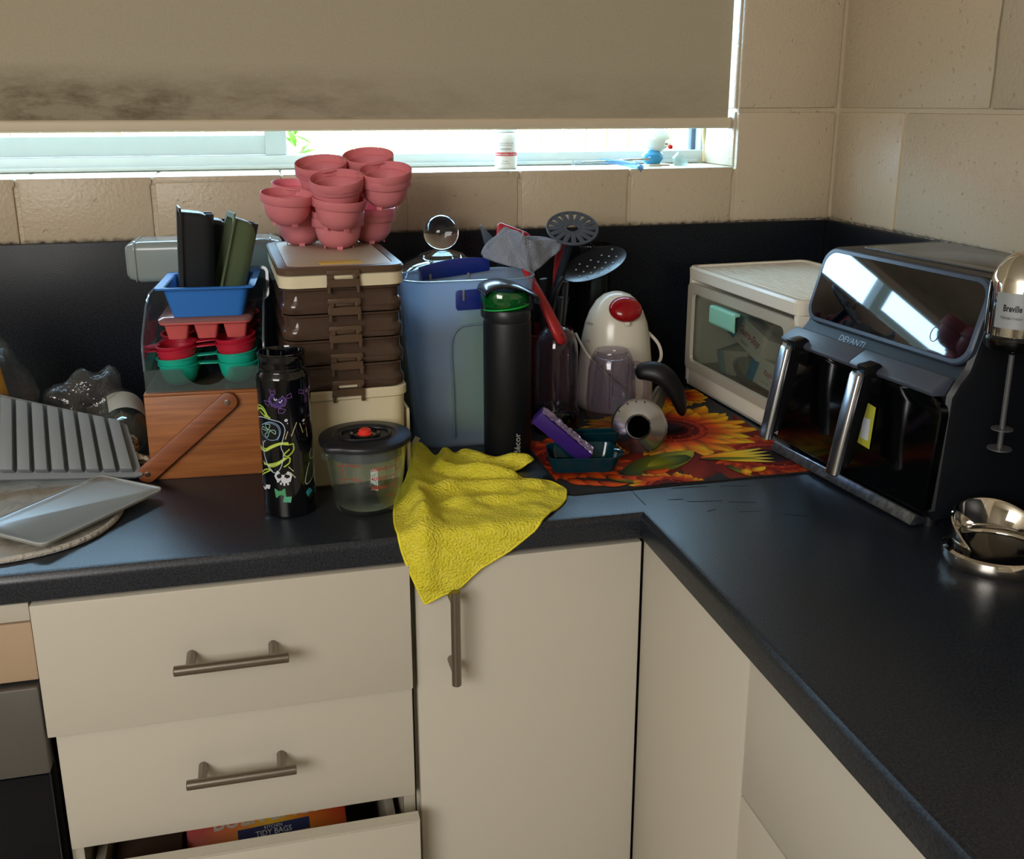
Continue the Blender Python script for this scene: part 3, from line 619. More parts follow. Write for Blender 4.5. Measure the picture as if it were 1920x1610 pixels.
# ---- loaf moulds on end
def loaf(label, mat, loc, rot, L_=.128, W2=.072, H2=.045):
    t = thing('loaf_mould', label, 'mould', loc, rot=rot, group='small loaf moulds stood on end in the blue tray')
    # mould axis: x = depth (opening at x=0, base at x=H2), z = length, y = width
    def R(hz, hy, r, x): return [(x, q[1], q[0]+L_/2) for q in rrect(hz, hy, r, 5)]
    m = M(); m.loft([R(L_/2-.005, W2/2-.005, .008, 0), R(L_/2-.007, W2/2-.007, .008, H2*.62), R(L_/2-.0115, W2/2-.0105, .008, H2*.86), R(L_/2-.018, W2/2-.016, .008, H2), R(L_/2-.020, W2/2-.018, .008, H2-.002), R(L_/2-.0135, W2/2-.0125, .008, H2*.84), R(L_/2-.009, W2/2-.009, .008, H2*.6), R(L_/2-.007, W2/2-.007, .008, 0)], False, closed=True)
    m.loft([R(L_/2-.018, W2/2-.016, .008, H2), R(L_/2-.019, W2/2-.017, .008, H2-.001)], True)
    m.build('mould_body', mat, t, ang=28)
    M().loft([R(L_/2-.006, W2/2-.006, .008, 0), R(L_/2, W2/2, .01, -.0005), R(L_/2, W2/2, .01, .002), R(L_/2-.006, W2/2-.006, .008, .002)], False, closed=True).build('rim', mat, t)
    m = M()
    for y in (-.012, .012): m.box(H2*.78, H2+.0006, y-.002, y+.002, L_*.06, L_*.94)
    m.build('base_groove', P('groove_dark_'+mat.name, '#0f1214', .5), t)
    return t
loaf('charcoal loaf mould standing upright at the left of the blue tray', CHAR, (-1.150, -.277, 1.1285), (0, rad(3.0), rad(8)), .136, .062, .044)
loaf('charcoal loaf mould behind, between the charcoal and the green ones', CHAR, (-1.125, -.225, 1.1295), (0, rad(5), rad(10)), .120, .06, .036)
loaf('olive green loaf mould leaning to the right in the blue tray', OLIVE, (-1.108, -.281, 1.1295), (0, rad(15.0), rad(12)), .130, .060, .036)
# ---- long milky container behind
lc = thing('long_container', 'long milky plastic container lying across the back behind the loaf moulds', 'container', (-1.120, -.115, 1.172), rot=(0, 0, rad(-2)))
m = M(); e = []
for x, s in ((-.112, .74), (-.108, .86), (-.100, .93), (-.092, 1.0), (.088, 1.0), (.098, .95), (.108, .86), (.112, .72)): e.append([(x, q[0]*s, q[1]*s) for q in rrect(.040, .030, .012, 6)])
m.loft(e); m.build('container_body', thin('milky_long', '#c9cfcc', .55, .16, '#c3c8c0', .35), lc, ang=30)
for x, s in ((-.098, .965), (.096, .975)): M().tube([(x, q[0]*s, q[1]*s) for q in rrect(.0405, .0305, .012, 6)], .0018, 8, closed=True).build('lid_rim', thin('milky_rimband', '#cfd5d3', .8, .15, '#b5bab4', .3), lc)
sm = thing('small_clear_tub', 'small clear tub on its side just left of the brown tiered carrier', 'tub', (-1.052, -.205, 1.145), rot=(rad(80), 0, rad(-12)))
shell(M(), (.024, .018, .006, 0), (.028, .021, .007, .045), .0012, 2, 5, lip=.003).build('tub', thin('clear_tub', '#c9ced0', .3, .1, '#9aa0a2', .3), sm)

# ================================================================== middle group
# ---- patterned bottle
pbt = thing('patterned_bottle', 'glossy black open bottle printed with neon doodles, front left of the bench', 'bottle', (-1.022, -.480, .9), rad(0))
BR = .0325
M().lathe([(0, 0), (BR-.002, 0), (BR, .002), (BR, .176), (BR-.0008, .180), (BR-.004, .184), (BR-.0045, .186), (BR-.004, .188), (BR-.0035, .190), (BR-.0042, .192), (BR-.0042, .202), (BR-.0032, .204), (BR-.0035, .2065), (BR-.0055, .2070), (BR-.0062, .205), (BR-.0062, .10), (0, .10)], 56).build('bottle_body', P('gloss_navy_black', '#05060c', .07, coat=.4), pbt, ang=40)
def pw(m_, col, em=None, rgh=.4):
    v = []
    for x, y, z in m_.v: a = x/BR; v.append(((BR+.0003)*math.sin(a), -(BR+.0003)*math.cos(a), y))
    m_.v = v; o = m_.build('printed_doodle', P('ink_'+col, '#'+col, rgh), pbt, flat=True); o['kind'] = 'stuff'; return o
U = .000163
def D(X, Y):                          # doodle sheet units -> metres round the bottle (arc, height)
    xc = 325+(Y-350)*.0876; q = max(-.98, min(.98, (X-xc)/205)); return (math.asin(q)*BR, (1480-Y)*U*.995)
def strokes(col, lst, wd=.0006, closed=False):
    wd *= 1.5
    m = M()
    for pts in lst: stroke(m, smoothpts([D(*p) for p in pts], 4, closed) if len(pts) > 2 else [D(*p) for p in pts], wd, closed)
    pw(m, col)
def fillp(col, polys, dz=0):
    m = M()
    for p in polys:
        q = [D(*a) for a in p]; cx = sum(a[0] for a in q)/len(q); cy = sum(a[1] for a in q)/len(q)
        m.add([(cx, cy, 0)]+[(a[0], a[1], 0) for a in q], [(0, i+1, (i+1) % len(q)+1) for i in range(len(q))])
    pw(m, col)
fillp('33205c', [[(245, 490), (330, 505), (355, 540), (345, 580), (300, 600), (250, 585), (225, 530)], [(490, 470), (530, 445), (550, 470), (550, 520), (500, 545), (480, 510)]])
m = M()
for p in ([(245, 490), (330, 505), (355, 540), (345, 580), (322, 572), (312, 600), (295, 575), (280, 595), (262, 570), (250, 585), (225, 530)], [(225, 450), (240, 490), (270, 488), (268, 450), (250, 470)], [(350, 525), (395, 520), (385, 485), (360, 500)], [(190, 545), (232, 548), (225, 585), (205, 570)], [(300, 600), (300, 635), (335, 635), (352, 610), (325, 600)],
          [(490, 470), (530, 445), (550, 470), (550, 520), (500, 545), (480, 510)], [(515, 410), (525, 445), (545, 440), (535, 412)], [(445, 470), (480, 485), (475, 505), (448, 500)], [(490, 550), (490, 578), (515, 575), (512, 548)]):
    stroke(m, [D(*a) for a in p], .0006, True)
pw(m, '8d62b8')
strokes('d8d2ea', [[(262, 520), (272, 535), (285, 525)], [(300, 545), (312, 552), (325, 532)], [(498, 500), (508, 490), (510, 505)], [(520, 480), (530, 475), (526, 490)]], .0007)
strokes('a8c23e', [[(140, 650), (150, 600), (185, 600), (220, 660), (240, 680)], [(150, 640), (175, 610), (205, 650), (200, 675)], [(165, 640), (200, 665), (240, 675)], [(165, 945), (210, 950), (260, 910), (320, 880), (380, 885), (415, 880)], [(168, 925), (210, 930), (255, 895), (320, 868), (380, 870)], [(415, 880), (420, 930), (380, 975), (350, 960), (390, 920)], [(200, 1040), (250, 1065), (310, 1040), (370, 990), (395, 990)], [(205, 1060), (250, 1045), (310, 1020), (360, 985)], [(395, 990), (390, 1030), (350, 1060)], [(195, 1140), (215, 1100), (255, 1090), (200, 1150), (185, 1170)]], .0011)
strokes('e3e8a0', [[(165, 938), (205, 945), (255, 905), (320, 875), (380, 878)], [(205, 1050), (250, 1055), (310, 1030), (365, 988)], [(150, 620), (180, 620), (215, 668)]], .0006)
strokes('b8c6d8', [[(150, 700), (180, 680), (260, 690), (320, 710), (350, 760), (340, 830), (325, 900), (345, 960), (330, 1060), (290, 1110), (240, 1080), (210, 1000), (195, 900), (210, 860)], [(190, 870), (200, 960), (230, 1050), (270, 1100)], [(160, 1080), (185, 1150), (190, 1230)]], .0006)
strokes('7f9fc4', [[(185, 740), (230, 715), (290, 735), (310, 790), (290, 840), (235, 850), (190, 820), (175, 780)], [(180, 745), (232, 708), (298, 728), (318, 790), (295, 848)], [(520, 700), (545, 670), (575, 670), (570, 760), (590, 820)], [(545, 690), (555, 770), (585, 800)]], .0005)
strokes('8fb8a8', [[(230, 775), (205, 735), (240, 730), (232, 770), (275, 770), (280, 800), (240, 780), (225, 830), (205, 815), (225, 785), (185, 775), (190, 755), (228, 775)]], .0006)
strokes('c8cfda', [[(545, 1060), (530, 1120), (518, 1200), (535, 1228), (570, 1200), (590, 1120), (600, 1050)], [(560, 960), (545, 1000), (560, 1040), (600, 1030)]], .0006)
m = M()
for p in ([(355, 840), (372, 780), (400, 820), (437, 718)], [(460, 730), (487, 810), (512, 780), (522, 855)], [(385, 1060), (425, 1100), (400, 1105), (442, 1155)]): stroke(m, [D(*a) for a in p], .0009)
pw(m, 'd9cf9a')
fillp('c3ccd8', [[(345, 685), (360, 680), (372, 692), (362, 705), (345, 700)], [(480, 710), (492, 705), (502, 715), (490, 728), (478, 722)], [(365, 712), (372, 712), (372, 722), (365, 722)], [(488, 738), (496, 738), (496, 746), (488, 746)]])
fillp('d4d6dc', [[(300, 1092), (390, 1098), (415, 1130), (405, 1180), (360, 1195), (300, 1170), (282, 1135)], [(200, 1260), (225, 1225), (255, 1215), (250, 1250), (215, 1275)]])
m = M()
for X, Y in ((302, 1168), (325, 1185), (350, 1192), (378, 1188)):
    a = D(X, Y); m.box(a[0], a[0]+.0022, a[1]-.003, a[1], 0, .00001)
pw(m, 'd4d6dd')
fillp('0a0c18', [[(312, 1112), (335, 1114), (335, 1142), (312, 1140)], [(358, 1118), (380, 1120), (378, 1148), (357, 1144)]])
for o in list(pbt.children)[-1:]: 
    for v in o.data.vertices: v.co.x *= 1.008; v.co.y *= 1.008
fillp('4f9a6a', [[(285, 1240), (365, 1235), (375, 1300), (298, 1312)]]); fillp('5fae8a', [[(358, 1300), (418, 1302), (412, 1350), (352, 1345)]]); fillp('2f98a8', [[(525, 1290), (555, 1265), (578, 1300), (545, 1335)], [(598, 1270), (606, 1270), (606, 1330), (598, 1330)]])

# ---- measuring jug with vented lid
jg = thing('measuring_jug', 'clear glass measuring jug with red markings and a black vented lid', 'jug', (-.926, -.494, .9), rad(0))
M().lathe([(0, 0), (.036, 0), (.040, .0022), (.0415, .007), (.0475, .050), (.0515, .082), (.053, .088), (.0515, .089), (.049, .083), (.0452, .050), (.0388, .009), (.036, .0062), (0, .0060)], 64).build('glass_body', CGLASS, jg, ang=50)
spt = M(); spt.prism([(0, -.004), (.013, -.008), (.017, 0), (.013, .008), (0, .004)], .078, .088, TR((-.043, -.028, 0), rz=rad(212))); spt.build('pour_lip', CGLASS, jg, bevel=.002)
M().lathe([(0, .083), (.047, .083), (.047, .074), (.0490, .074), (.0495, .086), (.0490, .0885), (0, .0885)], 56).build('lid_gasket', thin('grey_gasket', '#9aa0a4', .75, .3, '#6d7276', .3), jg)
LIDB = P('lid_charcoal', '#1a1c22', .42)
def lidring(s, z):
    o = []
    for i in range(72):
        a = 2*PI*i/72; r = .0575+.0085*math.exp(-((a-rad(218))/.16)**2); o.append((r*s*math.cos(a), r*s*math.sin(a), z))
    return o
M().loft([lidring(.94, .0888), lidring(1.0, .0892), lidring(1.012, .0925), lidring(1.0, .0955), lidring(.985, .0963), lidring(.70, .0975), lidring(.68, .0960), lidring(.3, .0955)]).build('lid_disc', LIDB, jg, ang=45)
RB = [(.031*math.copysign(abs(math.cos(t))**.75, math.cos(t)), .0235*math.copysign(abs(math.sin(t))**.75, math.sin(t)), .0968) for t in [2*PI*i/40 for i in range(40)]]
M().tube(RB, .0018, 8, closed=True).build('raised_ring', LIDB, jg)
M().lathe([(.0, .0958), (.0185, .0958), (.0195, .098), (.0185, .0995), (.016, .0985), (.0145, .0965), (0, .0962)], 40).build('vent_well', BLACK, jg)
M().lathe([(0, .0965), (.0092, .0965), (.0095, .0985), (.0078, .0995), (.0078, .1022), (.0062, .1035), (0, .1038)], 32).build('red_vent_knob', P('red_silicone', '#e23a2c', .45), jg)
def jr(z): return .0418+(z-.007)*.135+.0004
m = M()
for y in (.066, .0535, .041, .028): 
    pts = [(x, y+.0+.0*x) for x in (.0195, .0235, .0275, .0315)]; stroke(m, pts, .0007)
stroke(m, [(.0305, .076), (.0305, .022)], .0007)
for y in (.072, .060, .047, .0345, .024): stroke(m, [(.0305, y), (.037, y+.001)], .0007)
stroke(m, [(-.030, .075), (-.0305, .045)], .0007)
for y in (.069, .050): stroke(m, [(-.0385, y), (-.021, y+.0035)], .0007)
m.v = [(jr(y)*math.sin(x/.043), -jr(y)*math.cos(x/.043), y) for x, y, z in m.v]; m.build('measure_lines', PRINTRED, jg, flat=True)
for s, y in (('500ml', .066), ('400ml', .0535), ('300ml', .041)):
    v, f = text2d(s, .0074, .006); q = M(); q.add([(jr(y+b)*math.sin((a+.0095)/.043), -jr(y+b)*math.cos((a+.0095)/.043), y+b) for a, b, c in v], f); q.build('measure_text', PRINTRED, jg, flat=True)
for s, y in (('16oz', .0725), ('12oz', .0535)):
    v, f = text2d(s, .0058, .006); q = M(); q.add([(jr(y+b)*math.sin((a-.0155)/.043), -jr(y+b)*math.cos((a-.0155)/.043), y+b) for a, b, c in v], f); q.build('measure_text', PRINTRED, jg, flat=True)

# ---- tiered carrier
TINT = thin('smoky_brown_plastic', '#94796a', .55, .12, '#6b5345', .25)
cr_ = thing('tiered_carrier', 'tall cream and smoky brown tiered food carrier with brown side clips', 'container', (-.945, -.283, .9), rad(2.5))
HX, HY = .0785, .135
M().loft([ring(rrect(HX-.006, HY-.006, .018, 6), 0), ring(rrect(HX-.003, HY-.003, .02, 6), .003), ring(rrect(HX-.001, HY-.001, .02, 6), .120), ring(rrect(HX+.002, HY+.002, .021, 6), .122), ring(rrect(HX+.002, HY+.002, .021, 6), .132), ring(rrect(HX, HY, .02, 6), .134), ring(rrect(HX-.004, HY-.004, .018, 6), .134), ring(rrect(HX-.005, HY-.005, .018, 6), .006)]).build('cream_base', CREAM, cr_)
for k in range(4):
    z0 = .1345+k*.0340; z1 = z0+.0335
    shell(M(), (HX-.003, HY-.003, .02, z0), (HX-.003, HY-.003, .02, z1), .002, 1).v
    q = M(); S = lambda d, z: ring(rrect(HX-d, HY-d, .02, 6), z)
    q.loft([S(.0045, z0), S(.0015, z0+.0012), S(.0, z0+.006), S(.0005, z0+.013), S(.0035, z0+.018), S(.0035, z0+.0295), S(.001, z0+.031), S(.001, z1), S(.0035, z1), S(.0055, z0+.018), S(.003, z0+.012), S(.004, z0+.003)])
    t_ = q.build('brown_tier', TINT, cr_)
S = lambda d, z: ring(rrect(HX-d, HY-d, .02, 6), z)
M().loft([S(.001, .2705), S(-.0012, .2715), S(-.0015, .2865), S(.001, .288)]).build('cream_band', CREAM, cr_)
M().loft([S(.001, .288), S(-.0025, .2885), S(-.0028, .2945), S(-.001, .2968), S(.010, .2972), S(.0105, .2958), S(.04, .2955)]).build('brown_lid', BROWN, cr_)
M().loft([ring(rrect(HX-.0112, HY-.0112, .012, 6), .2955), ring(rrect(HX-.0112, HY-.0112, .012, 6), .2967), ring(rrect(HX-.014, HY-.014, .010, 6), .2974)]).build('cream_lid_panel', P('cream_panel', '#b5a489', .5), cr_)
box('yellow_grip_inset', P('yellow_grip', '#c9a54a', .5), cr_, -.026, .030, -HY+.022, -HY+.048, .2972, .2985, .0006)
box('cream_contents', P('pale_paper', '#cdbfa6', .7), cr_, .004, .052, -HY+.012, -HY+.014, .206, .228, 0)
for k in range(5):
    zc = .134+.0362*k+(.0 if k < 4 else -.0); yb_ = -HY-.0035
    q = M(); w2, h2 = .0205, .0148
    q.box(-w2, w2, yb_-.0035, yb_, zc+.0095, zc+h2).box(-w2, -.013, yb_-.0035, yb_, zc+.003, zc+.0095).box(.013, w2, yb_-.0035, yb_, zc+.003, zc+.0095).box(-w2, w2, yb_-.0035, yb_, zc-.006, zc+.003)
    q.box(-w2, -.0165, yb_-.0035, yb_, zc-h2, zc-.006).box(.0165, w2, yb_-.0035, yb_, zc-h2, zc-.006)
    q.build('clip', BROWN, cr_, bevel=.0008); box('clip_hook', CREAM if k in (0, 4) else BROWN, cr_, -.0125, .0125, yb_+.0002, yb_+.0045, (zc+.004 if k != 0 else zc+.004) if k else zc+.0045, zc+.0085, .0005) if k != 0 else box('clip_hook', CREAM, cr_, -.0125, .0125, yb_+.0002, yb_+.0045, zc+.004, zc+.0085, .0005)
box('side_latch', CREAM, cr_, HX+.002, HX+.007, -.112, -.060, .0, .095, .002)

# ---- pink sphere moulds stacked on the carrier
R_ = .0365; Hh = .043
pp = [(0, -.002), (R_*.30, -.002), (R_*.42, .0), (R_*.62, Hh*.10), (R_*.80, Hh*.30), (R_*.885, Hh*.60), (R_*.895, Hh*.70), (R_*.99, Hh*.715), (R_*1.01, Hh*.73), (R_*1.02, Hh*.99), (R_*.985, Hh*1.0), (R_*.965, Hh*.76), (R_*.85, Hh*.735), (R_*.84, Hh*.6), (R_*.76, Hh*.32), (R_*.58, Hh*.13), (R_*.30, Hh*.05), (0, Hh*.045)]
G = 'pink silicone sphere moulds stacked on the carrier'
for lab_, loc, rot in (('pink cup mould at the bottom of the stack, standing on the carrier lid', (-.930, -.195, 1.1985), (0, 0, rad(45))),
                       ('pink cup mould nested in the bottom one of the stack', (-.930, -.195, 1.2085), (rad(2), 0, rad(45))),
                       ('pink cup mould halfway up the stack, turned to the left', (-.958, -.226, 1.2355), (rad(6), rad(5.5), rad(-13))),
                       ('pink cup mould fourth from below, carrying the tilted top one', (-.904, -.222, 1.2625), (rad(13), rad(-4), rad(12))),
                       ('pink cup mould on top of the stack, against the window sill', (-.902, -.224, 1.2705), (rad(14), rad(-7), rad(12)))):
    t = mould('sphere_mould', lab_, PINK, loc, rot, 2, 2, .0715, .0715, R_, Hh, False, G, prof=pp)
    m = M()
    for i in (-1, 1):
        for j in (-1, 1):
            for a in range(4): q = rad(45+90*a); m.box(-.0008, .0008, -.004, .004, -.001, .012, TR((i*.03575+R_*.55*math.cos(q), j*.03575+R_*.55*math.sin(q), 0), rz=q))
    m.build('feet', PINK, t)['kind'] = 'stuff'
# ---- glass jar with domed lid
dj = thing('glass_canister', 'glass canister with a domed lid and round glass knob behind the pitcher', 'jar', (-.757, -.104, .9))
M().lathe([(0, 0), (.066, 0), (.072, .004), (.074, .02), (.074, .215), (.070, .222), (.070, .228), (.067, .228), (.067, .222), (.071, .214), (.071, .02), (.066, .006), (0, .005)], 56).build('glass_body', CGLASS, dj)
M().lathe([(0, .006), (.065, .006), (.0695, .02), (.0695, .19), (0, .196)], 48).build('flour_contents', P('pale_flour', '#b7ab92', .9), dj)
M().lathe([(.076, .2285), (.0765, .233), (.074, .236), (.071, .243), (.060, .252), (.045, .2575), (.040, .259), (.036, .264), (.022, .268), (.013, .270), (.012, .268), (.034, .257), (.045, .2535), (.058, .248), (.069, .240), (.071, .2285)], 56).build('domed_lid', CGLASS, dj)
m = M(); m.sphere(.0285, 22, TR((0, 0, .2975))); m.build('knob', SOLIDG, dj)
M().lathe([(.0135, .268), (.0128, .272), (.014, .276), (.010, .276), (.009, .269)], 32).build('knob_neck', CGLASS, dj)

# ---- frosted pitcher-shaped container
pc = thing('frosted_container', 'tall frosted blue open container with navy clips behind the black bottle', 'container', (-.7465, -.250, .9))
shell(M(), (.0825, .0465, .036, 0), (.1005, .052, .044, .250), .0018, 6, 8, lip=.002).build('frosted_body', MILKYB, pc, ang=45)
M().tube([(x, y, .2515) for x, y in rrect(.1015, .053, .045, 8)], .0016, 8, closed=True).build('rim', thin('bright_rim', '#d2e2ea', .6, .1, '#b9d2e0', .4), pc)
hp = smoothpts([(-.030, -.0505, .015), (-.031, -.0515, .10), (-.032, -.0515, .16), (-.022, -.0515, .182), (.0, -.0518, .187), (.06, -.0518, .187)], 5)
M().tube(hp, .0024, 8, flat=.8).build('moulded_grip', thin('grip_milky', '#b9cdda', .5, .25, '#a9bccb', .4), pc)
NAVY = P('navy_plastic', '#14277a', .35)
M().loft([[(-.062+.110*t, .050-.001*math.sin(PI*t)+dy, z) for dy, z in ((0, .236+.012*t), (.006, .236+.012*t), (.006, .256+.006*math.sin(PI*t)+.010*t), (0, .258+.006*math.sin(PI*t)+.010*t))] for t in [i/12 for i in range(13)]]).build('navy_clip', NAVY, pc, bevel=.001)
M().loft([[(x, -.0545+dy, z) for dy, z in ((0, z0), (-.0045, z0), (-.0045, z1), (0, z1))] for x, z0, z1 in ((-.026, .214, .236), (-.0235, .210, .2395), (.0, .2105, .2405), (.03, .212, .241))]).build('navy_clip', NAVY, pc, bevel=.001)
for x in (-.047, .012): box('clip_post', MILKY, pc, x, x+.0035, .046, .0495, .232, .247, .0008)
box('clip_post', MILKY, pc, -.0165, -.0135, -.0605, -.0585, .2245, .241, .0006)
# green sheet inside
gs = thing('green_silicone_sheet', 'curled green silicone sheet standing inside the frosted container', 'mat', (-.7465, -.250, .9))
v = []; f = []; nn = 16
for i in range(nn+1):
    t = i/nn; z = .012+.215*t
    for j in range(9):
        u = j/8; xl = -.040+.075*max(0, t-.12)**1.1*.55+.035*max(0, .2-t)*2; xr = .062
        x = xl+(xr-xl)*u; v.append((x, -.034+.030*math.sin(PI*(u*.8+.1))*(.4+.6*t)-.002*math.sin(9*u+5*t), z+.035*(1-t)*(u-.5)*-1*.8+.0))
f = [(i*9+j, i*9+j+1, (i+1)*9+j+1, (i+1)*9+j) for i in range(nn) for j in range(8)]
M().add([(x, y, max(z, .004)) for x, y, z in v], f).build('sheet', sili('green_silicone', '#9ccc30', .5), gs, solid=.0018)

# ---- black drinking bottle
db = thing('drink_bottle', 'tall matt black drinking bottle with a green flip lid, front centre', 'bottle', (-.704, -.3365, .9), rad(0))
q = .0345
M().lathe([(0, 0), (q-.0025, 0), (q, .0025), (q, .196), (q-.0008, .199), (q-.002, .2005), (q-.003, .2005), (0, .2005)], 56).build('bottle_body', P('powder_black', '#0e1016', .5, bump=(1400, .1, .0002)), db, ang=45)
M().lathe([(0, .2007), (q-.0015, .2007), (q-.0008, .203), (q-.001, .213), (q-.0025, .2165), (0, .2165)], 48).build('screw_collar', DGREY, db)
GRN = thin('green_window', '#1f9a4c', .45, .05, '#128a3c', .3, ior=1.7)
def gr(s, dx, z, k=1): return [(dx+s*math.cos(a), s*.92*math.sin(a), z+k*.006*math.cos(a)) for a in [2*PI*i/48 for i in range(48)]]
M().loft([gr(.0290, -.001, .2165, .0), gr(.0335, -.002, .222, .3), gr(.0355, -.0025, .229, .2), gr(.0350, -.003, .2375, -.1), gr(.0322, -.003, .243, -.4)]).build('green_window', GRN, db)
M().tube([(p[0]*1.0, p[1], p[2]) for p in gr(.0345, -.0022, .2205, .6)], .0011, 8, closed=True).build('green_rim', P('bright_green', '#1fae4e', .3), db)
M().box(.018, .0345, -.016, .016, .214, .238).box(-.0375, -.030, -.009, .009, .204, .232).build('lid_frame', DGREY, db, bevel=.004, seg=3)
m = M(); pa = smoothpts([(-.036, 0, .2395), (-.037, 0, .2445), (-.030, 0, .2505), (-.012, 0, .2535), (.010, 0, .2500), (.028, 0, .2420), (.040, 0, .2345), (.043, 0, .2275)], 4)
wd = [.012+.021*math.sin(PI*min(1, .12+i/(len(pa)-1)*.86))**.6 for i in range(len(pa))]
secs = []
for (x, y, z), w_ in zip(pa, wd):
    w_ = min(w_, .033); secs.append([(x, -w_, z-.0035), (x, -w_, z-.0008), (x, -w_*.85, z+.0015), (x, 0, z+.0028), (x, w_*.85, z+.0015), (x, w_, z-.0008), (x, w_, z-.0035), (x, 0, z-.003)])
m.loft(secs); m.build('flip_lid', P('blue_black_gloss', '#15181e', .22), db, ang=50)
m = M()
for s in (-1, 1): m.lathe([(0, 0), (.0048, 0), (.0052, .001), (.0052, .005), (0, .006)], 20, TR((.0395, s*.017, .2285), rx=rad(90)*s))
m.lathe([(0, -.03), (.0022, -.03), (.0022, .03), (0, .03)], 12, TR((.0395, 0, .2285), rx=rad(90))).build('hinge_pin', DGREY, db)
M().tube([(0, -.006, .2165), (.002, -.004, .228), (.008, 0, .238)], .006, 12).build('drinking_spout', P('smoke_spout', '#2c3a34', .3), db)
v, f = text2d('décor', .0135, .012)
q_ = M(); a0 = .21
q_.add([((q+.0002)*math.sin(a0-y/q), -(q+.0002)*math.cos(a0-y/q), .0225+x) for x, y, z in v], f); q_.build('lettering', P('grey_text', '#a9a79c', .5), db, flat=True)

# ---- utensil pot and what stands in it
up = thing('utensil_pot', 'crimson round utensil pot crammed with utensils behind the glass blender jar', 'pot', (-.602, -.157, .9))
M().lathe([(0, 0), (.043, 0), (.046, .003), (.050, .13), (.0515, .14), (.050, .142), (.048, .13), (.044, .005), (0, .004)], 48).build('pot_body', P('crimson_pot', '#6b1420', .35), up)
def ut(name, label, loc=(0, 0, 0)): return thing(name, label, 'utensil', loc, group=None)
# masher
ms_ = ut('potato_masher', 'black plastic potato masher with slotted round head, head upward', (-.6, -.175, .93))
H0 = Vector((.032, -.030, .280)); nrm = Vector((-.10, -.52, .85)).normalized(); xa = Vector((1, .0, -.33)); xa = (xa-nrm*xa.dot(nrm)).normalized(); ya = nrm.cross(xa)
MT = Matrix(((xa.x, ya.x, nrm.x, H0.x), (xa.y, ya.y, nrm.y, H0.y), (xa.z, ya.z, nrm.z, H0.z), (0, 0, 0, 1)))
SLATE = P('satin_black_nylon', '#20252e', .34)
m = M(); Ro = .0405; n = 72
m.lathe([(Ro-.004, -.0015), (Ro, -.0015), (Ro+.0006, 0), (Ro, .002), (Ro-.004, .0015), (Ro-.004, -.0015)], 64, MT)
m.lathe([(.0095, -.0015), (.0125, -.0015), (.0130, .0015), (.0095, .0018), (.0090, 0), (.0095, -.0015)], 32, MT)
for k in range(16):
    a = 2*PI*k/16; m.box(.012, Ro-.003, -.0021-.0016, .0021+.0016, -.0012, .0012, MT@Matrix.Rotation(a, 4, 'Z'))
m.build('slotted_head', P('sheen_nylon', '#48525f', .38), ms_, bevel=.0004)  # black head coloured paler, window reflection put into its base colour
M().tube([H0+nrm*-.001+ya*-.012, H0+Vector((-.006, .012, -.045)), H0+Vector((-.02, .03, -.11)), (-.006, .022, .02)], [.007, .0065, .0065, .007], 12).build('handle', SLATE, ms_)
# slotted spoon
ss = ut('slotted_spoon', 'black perforated spoon tilted to the right above the white blender', (-.6, -.175, .93))
c0_ = Vector((.071, -.022, .222)); ax1 = Vector((.93, -.10, .36)).normalized(); nn1 = Vector((-.28, -.45, .80)); nn1 = (nn1-ax1*nn1.dot(ax1)).normalized(); ay1 = nn1.cross(ax1)
ST = Matrix(((ax1.x, ay1.x, nn1.x, c0_.x), (ax1.y, ay1.y, nn1.y, c0_.y), (ax1.z, ay1.z, nn1.z, c0_.z), (0, 0, 0, 1)))
m = M(); rows = []
for s_ in (1.0, .8, .6, .4, .2, .02): rows.append([(.054*s_*math.cos(a), .033*s_*math.sin(a), -.009*(1-s_*s_)) for a in [2*PI*i/48 for i in range(48)]])
m.loft([[(x, y, z-.0018) for x, y, z in rr_] for rr_ in reversed(rows)]+rows, True, ST); m.build('spoon_bowl', P('spoon_black', '#0d1015', .36), ss, ang=50)
m = M()
for i in range(-3, 5):
    for j in range(-2, 3):
        if (i+j) % 2 == 0 and abs(i) < 5: m.lathe([(0, -.0001), (.0016, -.0001), (.0016, .0005), (0, .0005)], 10, ST@Matrix.Translation((i*.0095, j*.0085, -.0112+.009*((i*.0095/.054)**2+(j*.0085/.033)**2)-.0)))
for i in range(-3, 5):
    for j in range(-2, 3):
        if (i+j) % 2 == 0: m.lathe([(0, -.0005), (.0016, -.0005), (.0016, .0002), (0, .0002)], 10, ST@Matrix.Translation((i*.0095, j*.0085, -.0082+.009*((i*.0095/.054)**2+(j*.0085/.033)**2))))
m.build('perforation', P('hole_light', '#8f9aa6', .5), ss)
M().tube([c0_-ax1*.052, c0_-ax1*.060+Vector((-.006, .004, -.02)), (.006, .0, .14), (-.010, .012, .015)], [.006, .0065, .006, .006], 12, flat=.7).build('handle', SLATE, ss)
# red spatula head behind the grey cloth
rs = ut('red_spatula', 'red silicone spatula, broad head up behind the grey cloth', (-.6, -.157, .93))
REDP = P('red_spatula_plastic', '#a92328', .4)
M().loft([[(x, y, z) for x, z in ((-.074, .236), (-.022, .226), (-.016, .262-.0), (-.024, .268), (-.066, .284), (-.072, .280))] for y in (.02, .0255)]).build('spatula_head', REDP, rs, bevel=.002)
M().tube([(-.045, .022, .24), (-.03, .02, .14), (-.012, .01, .015)], .005, 10).build('handle', SLATE, rs)
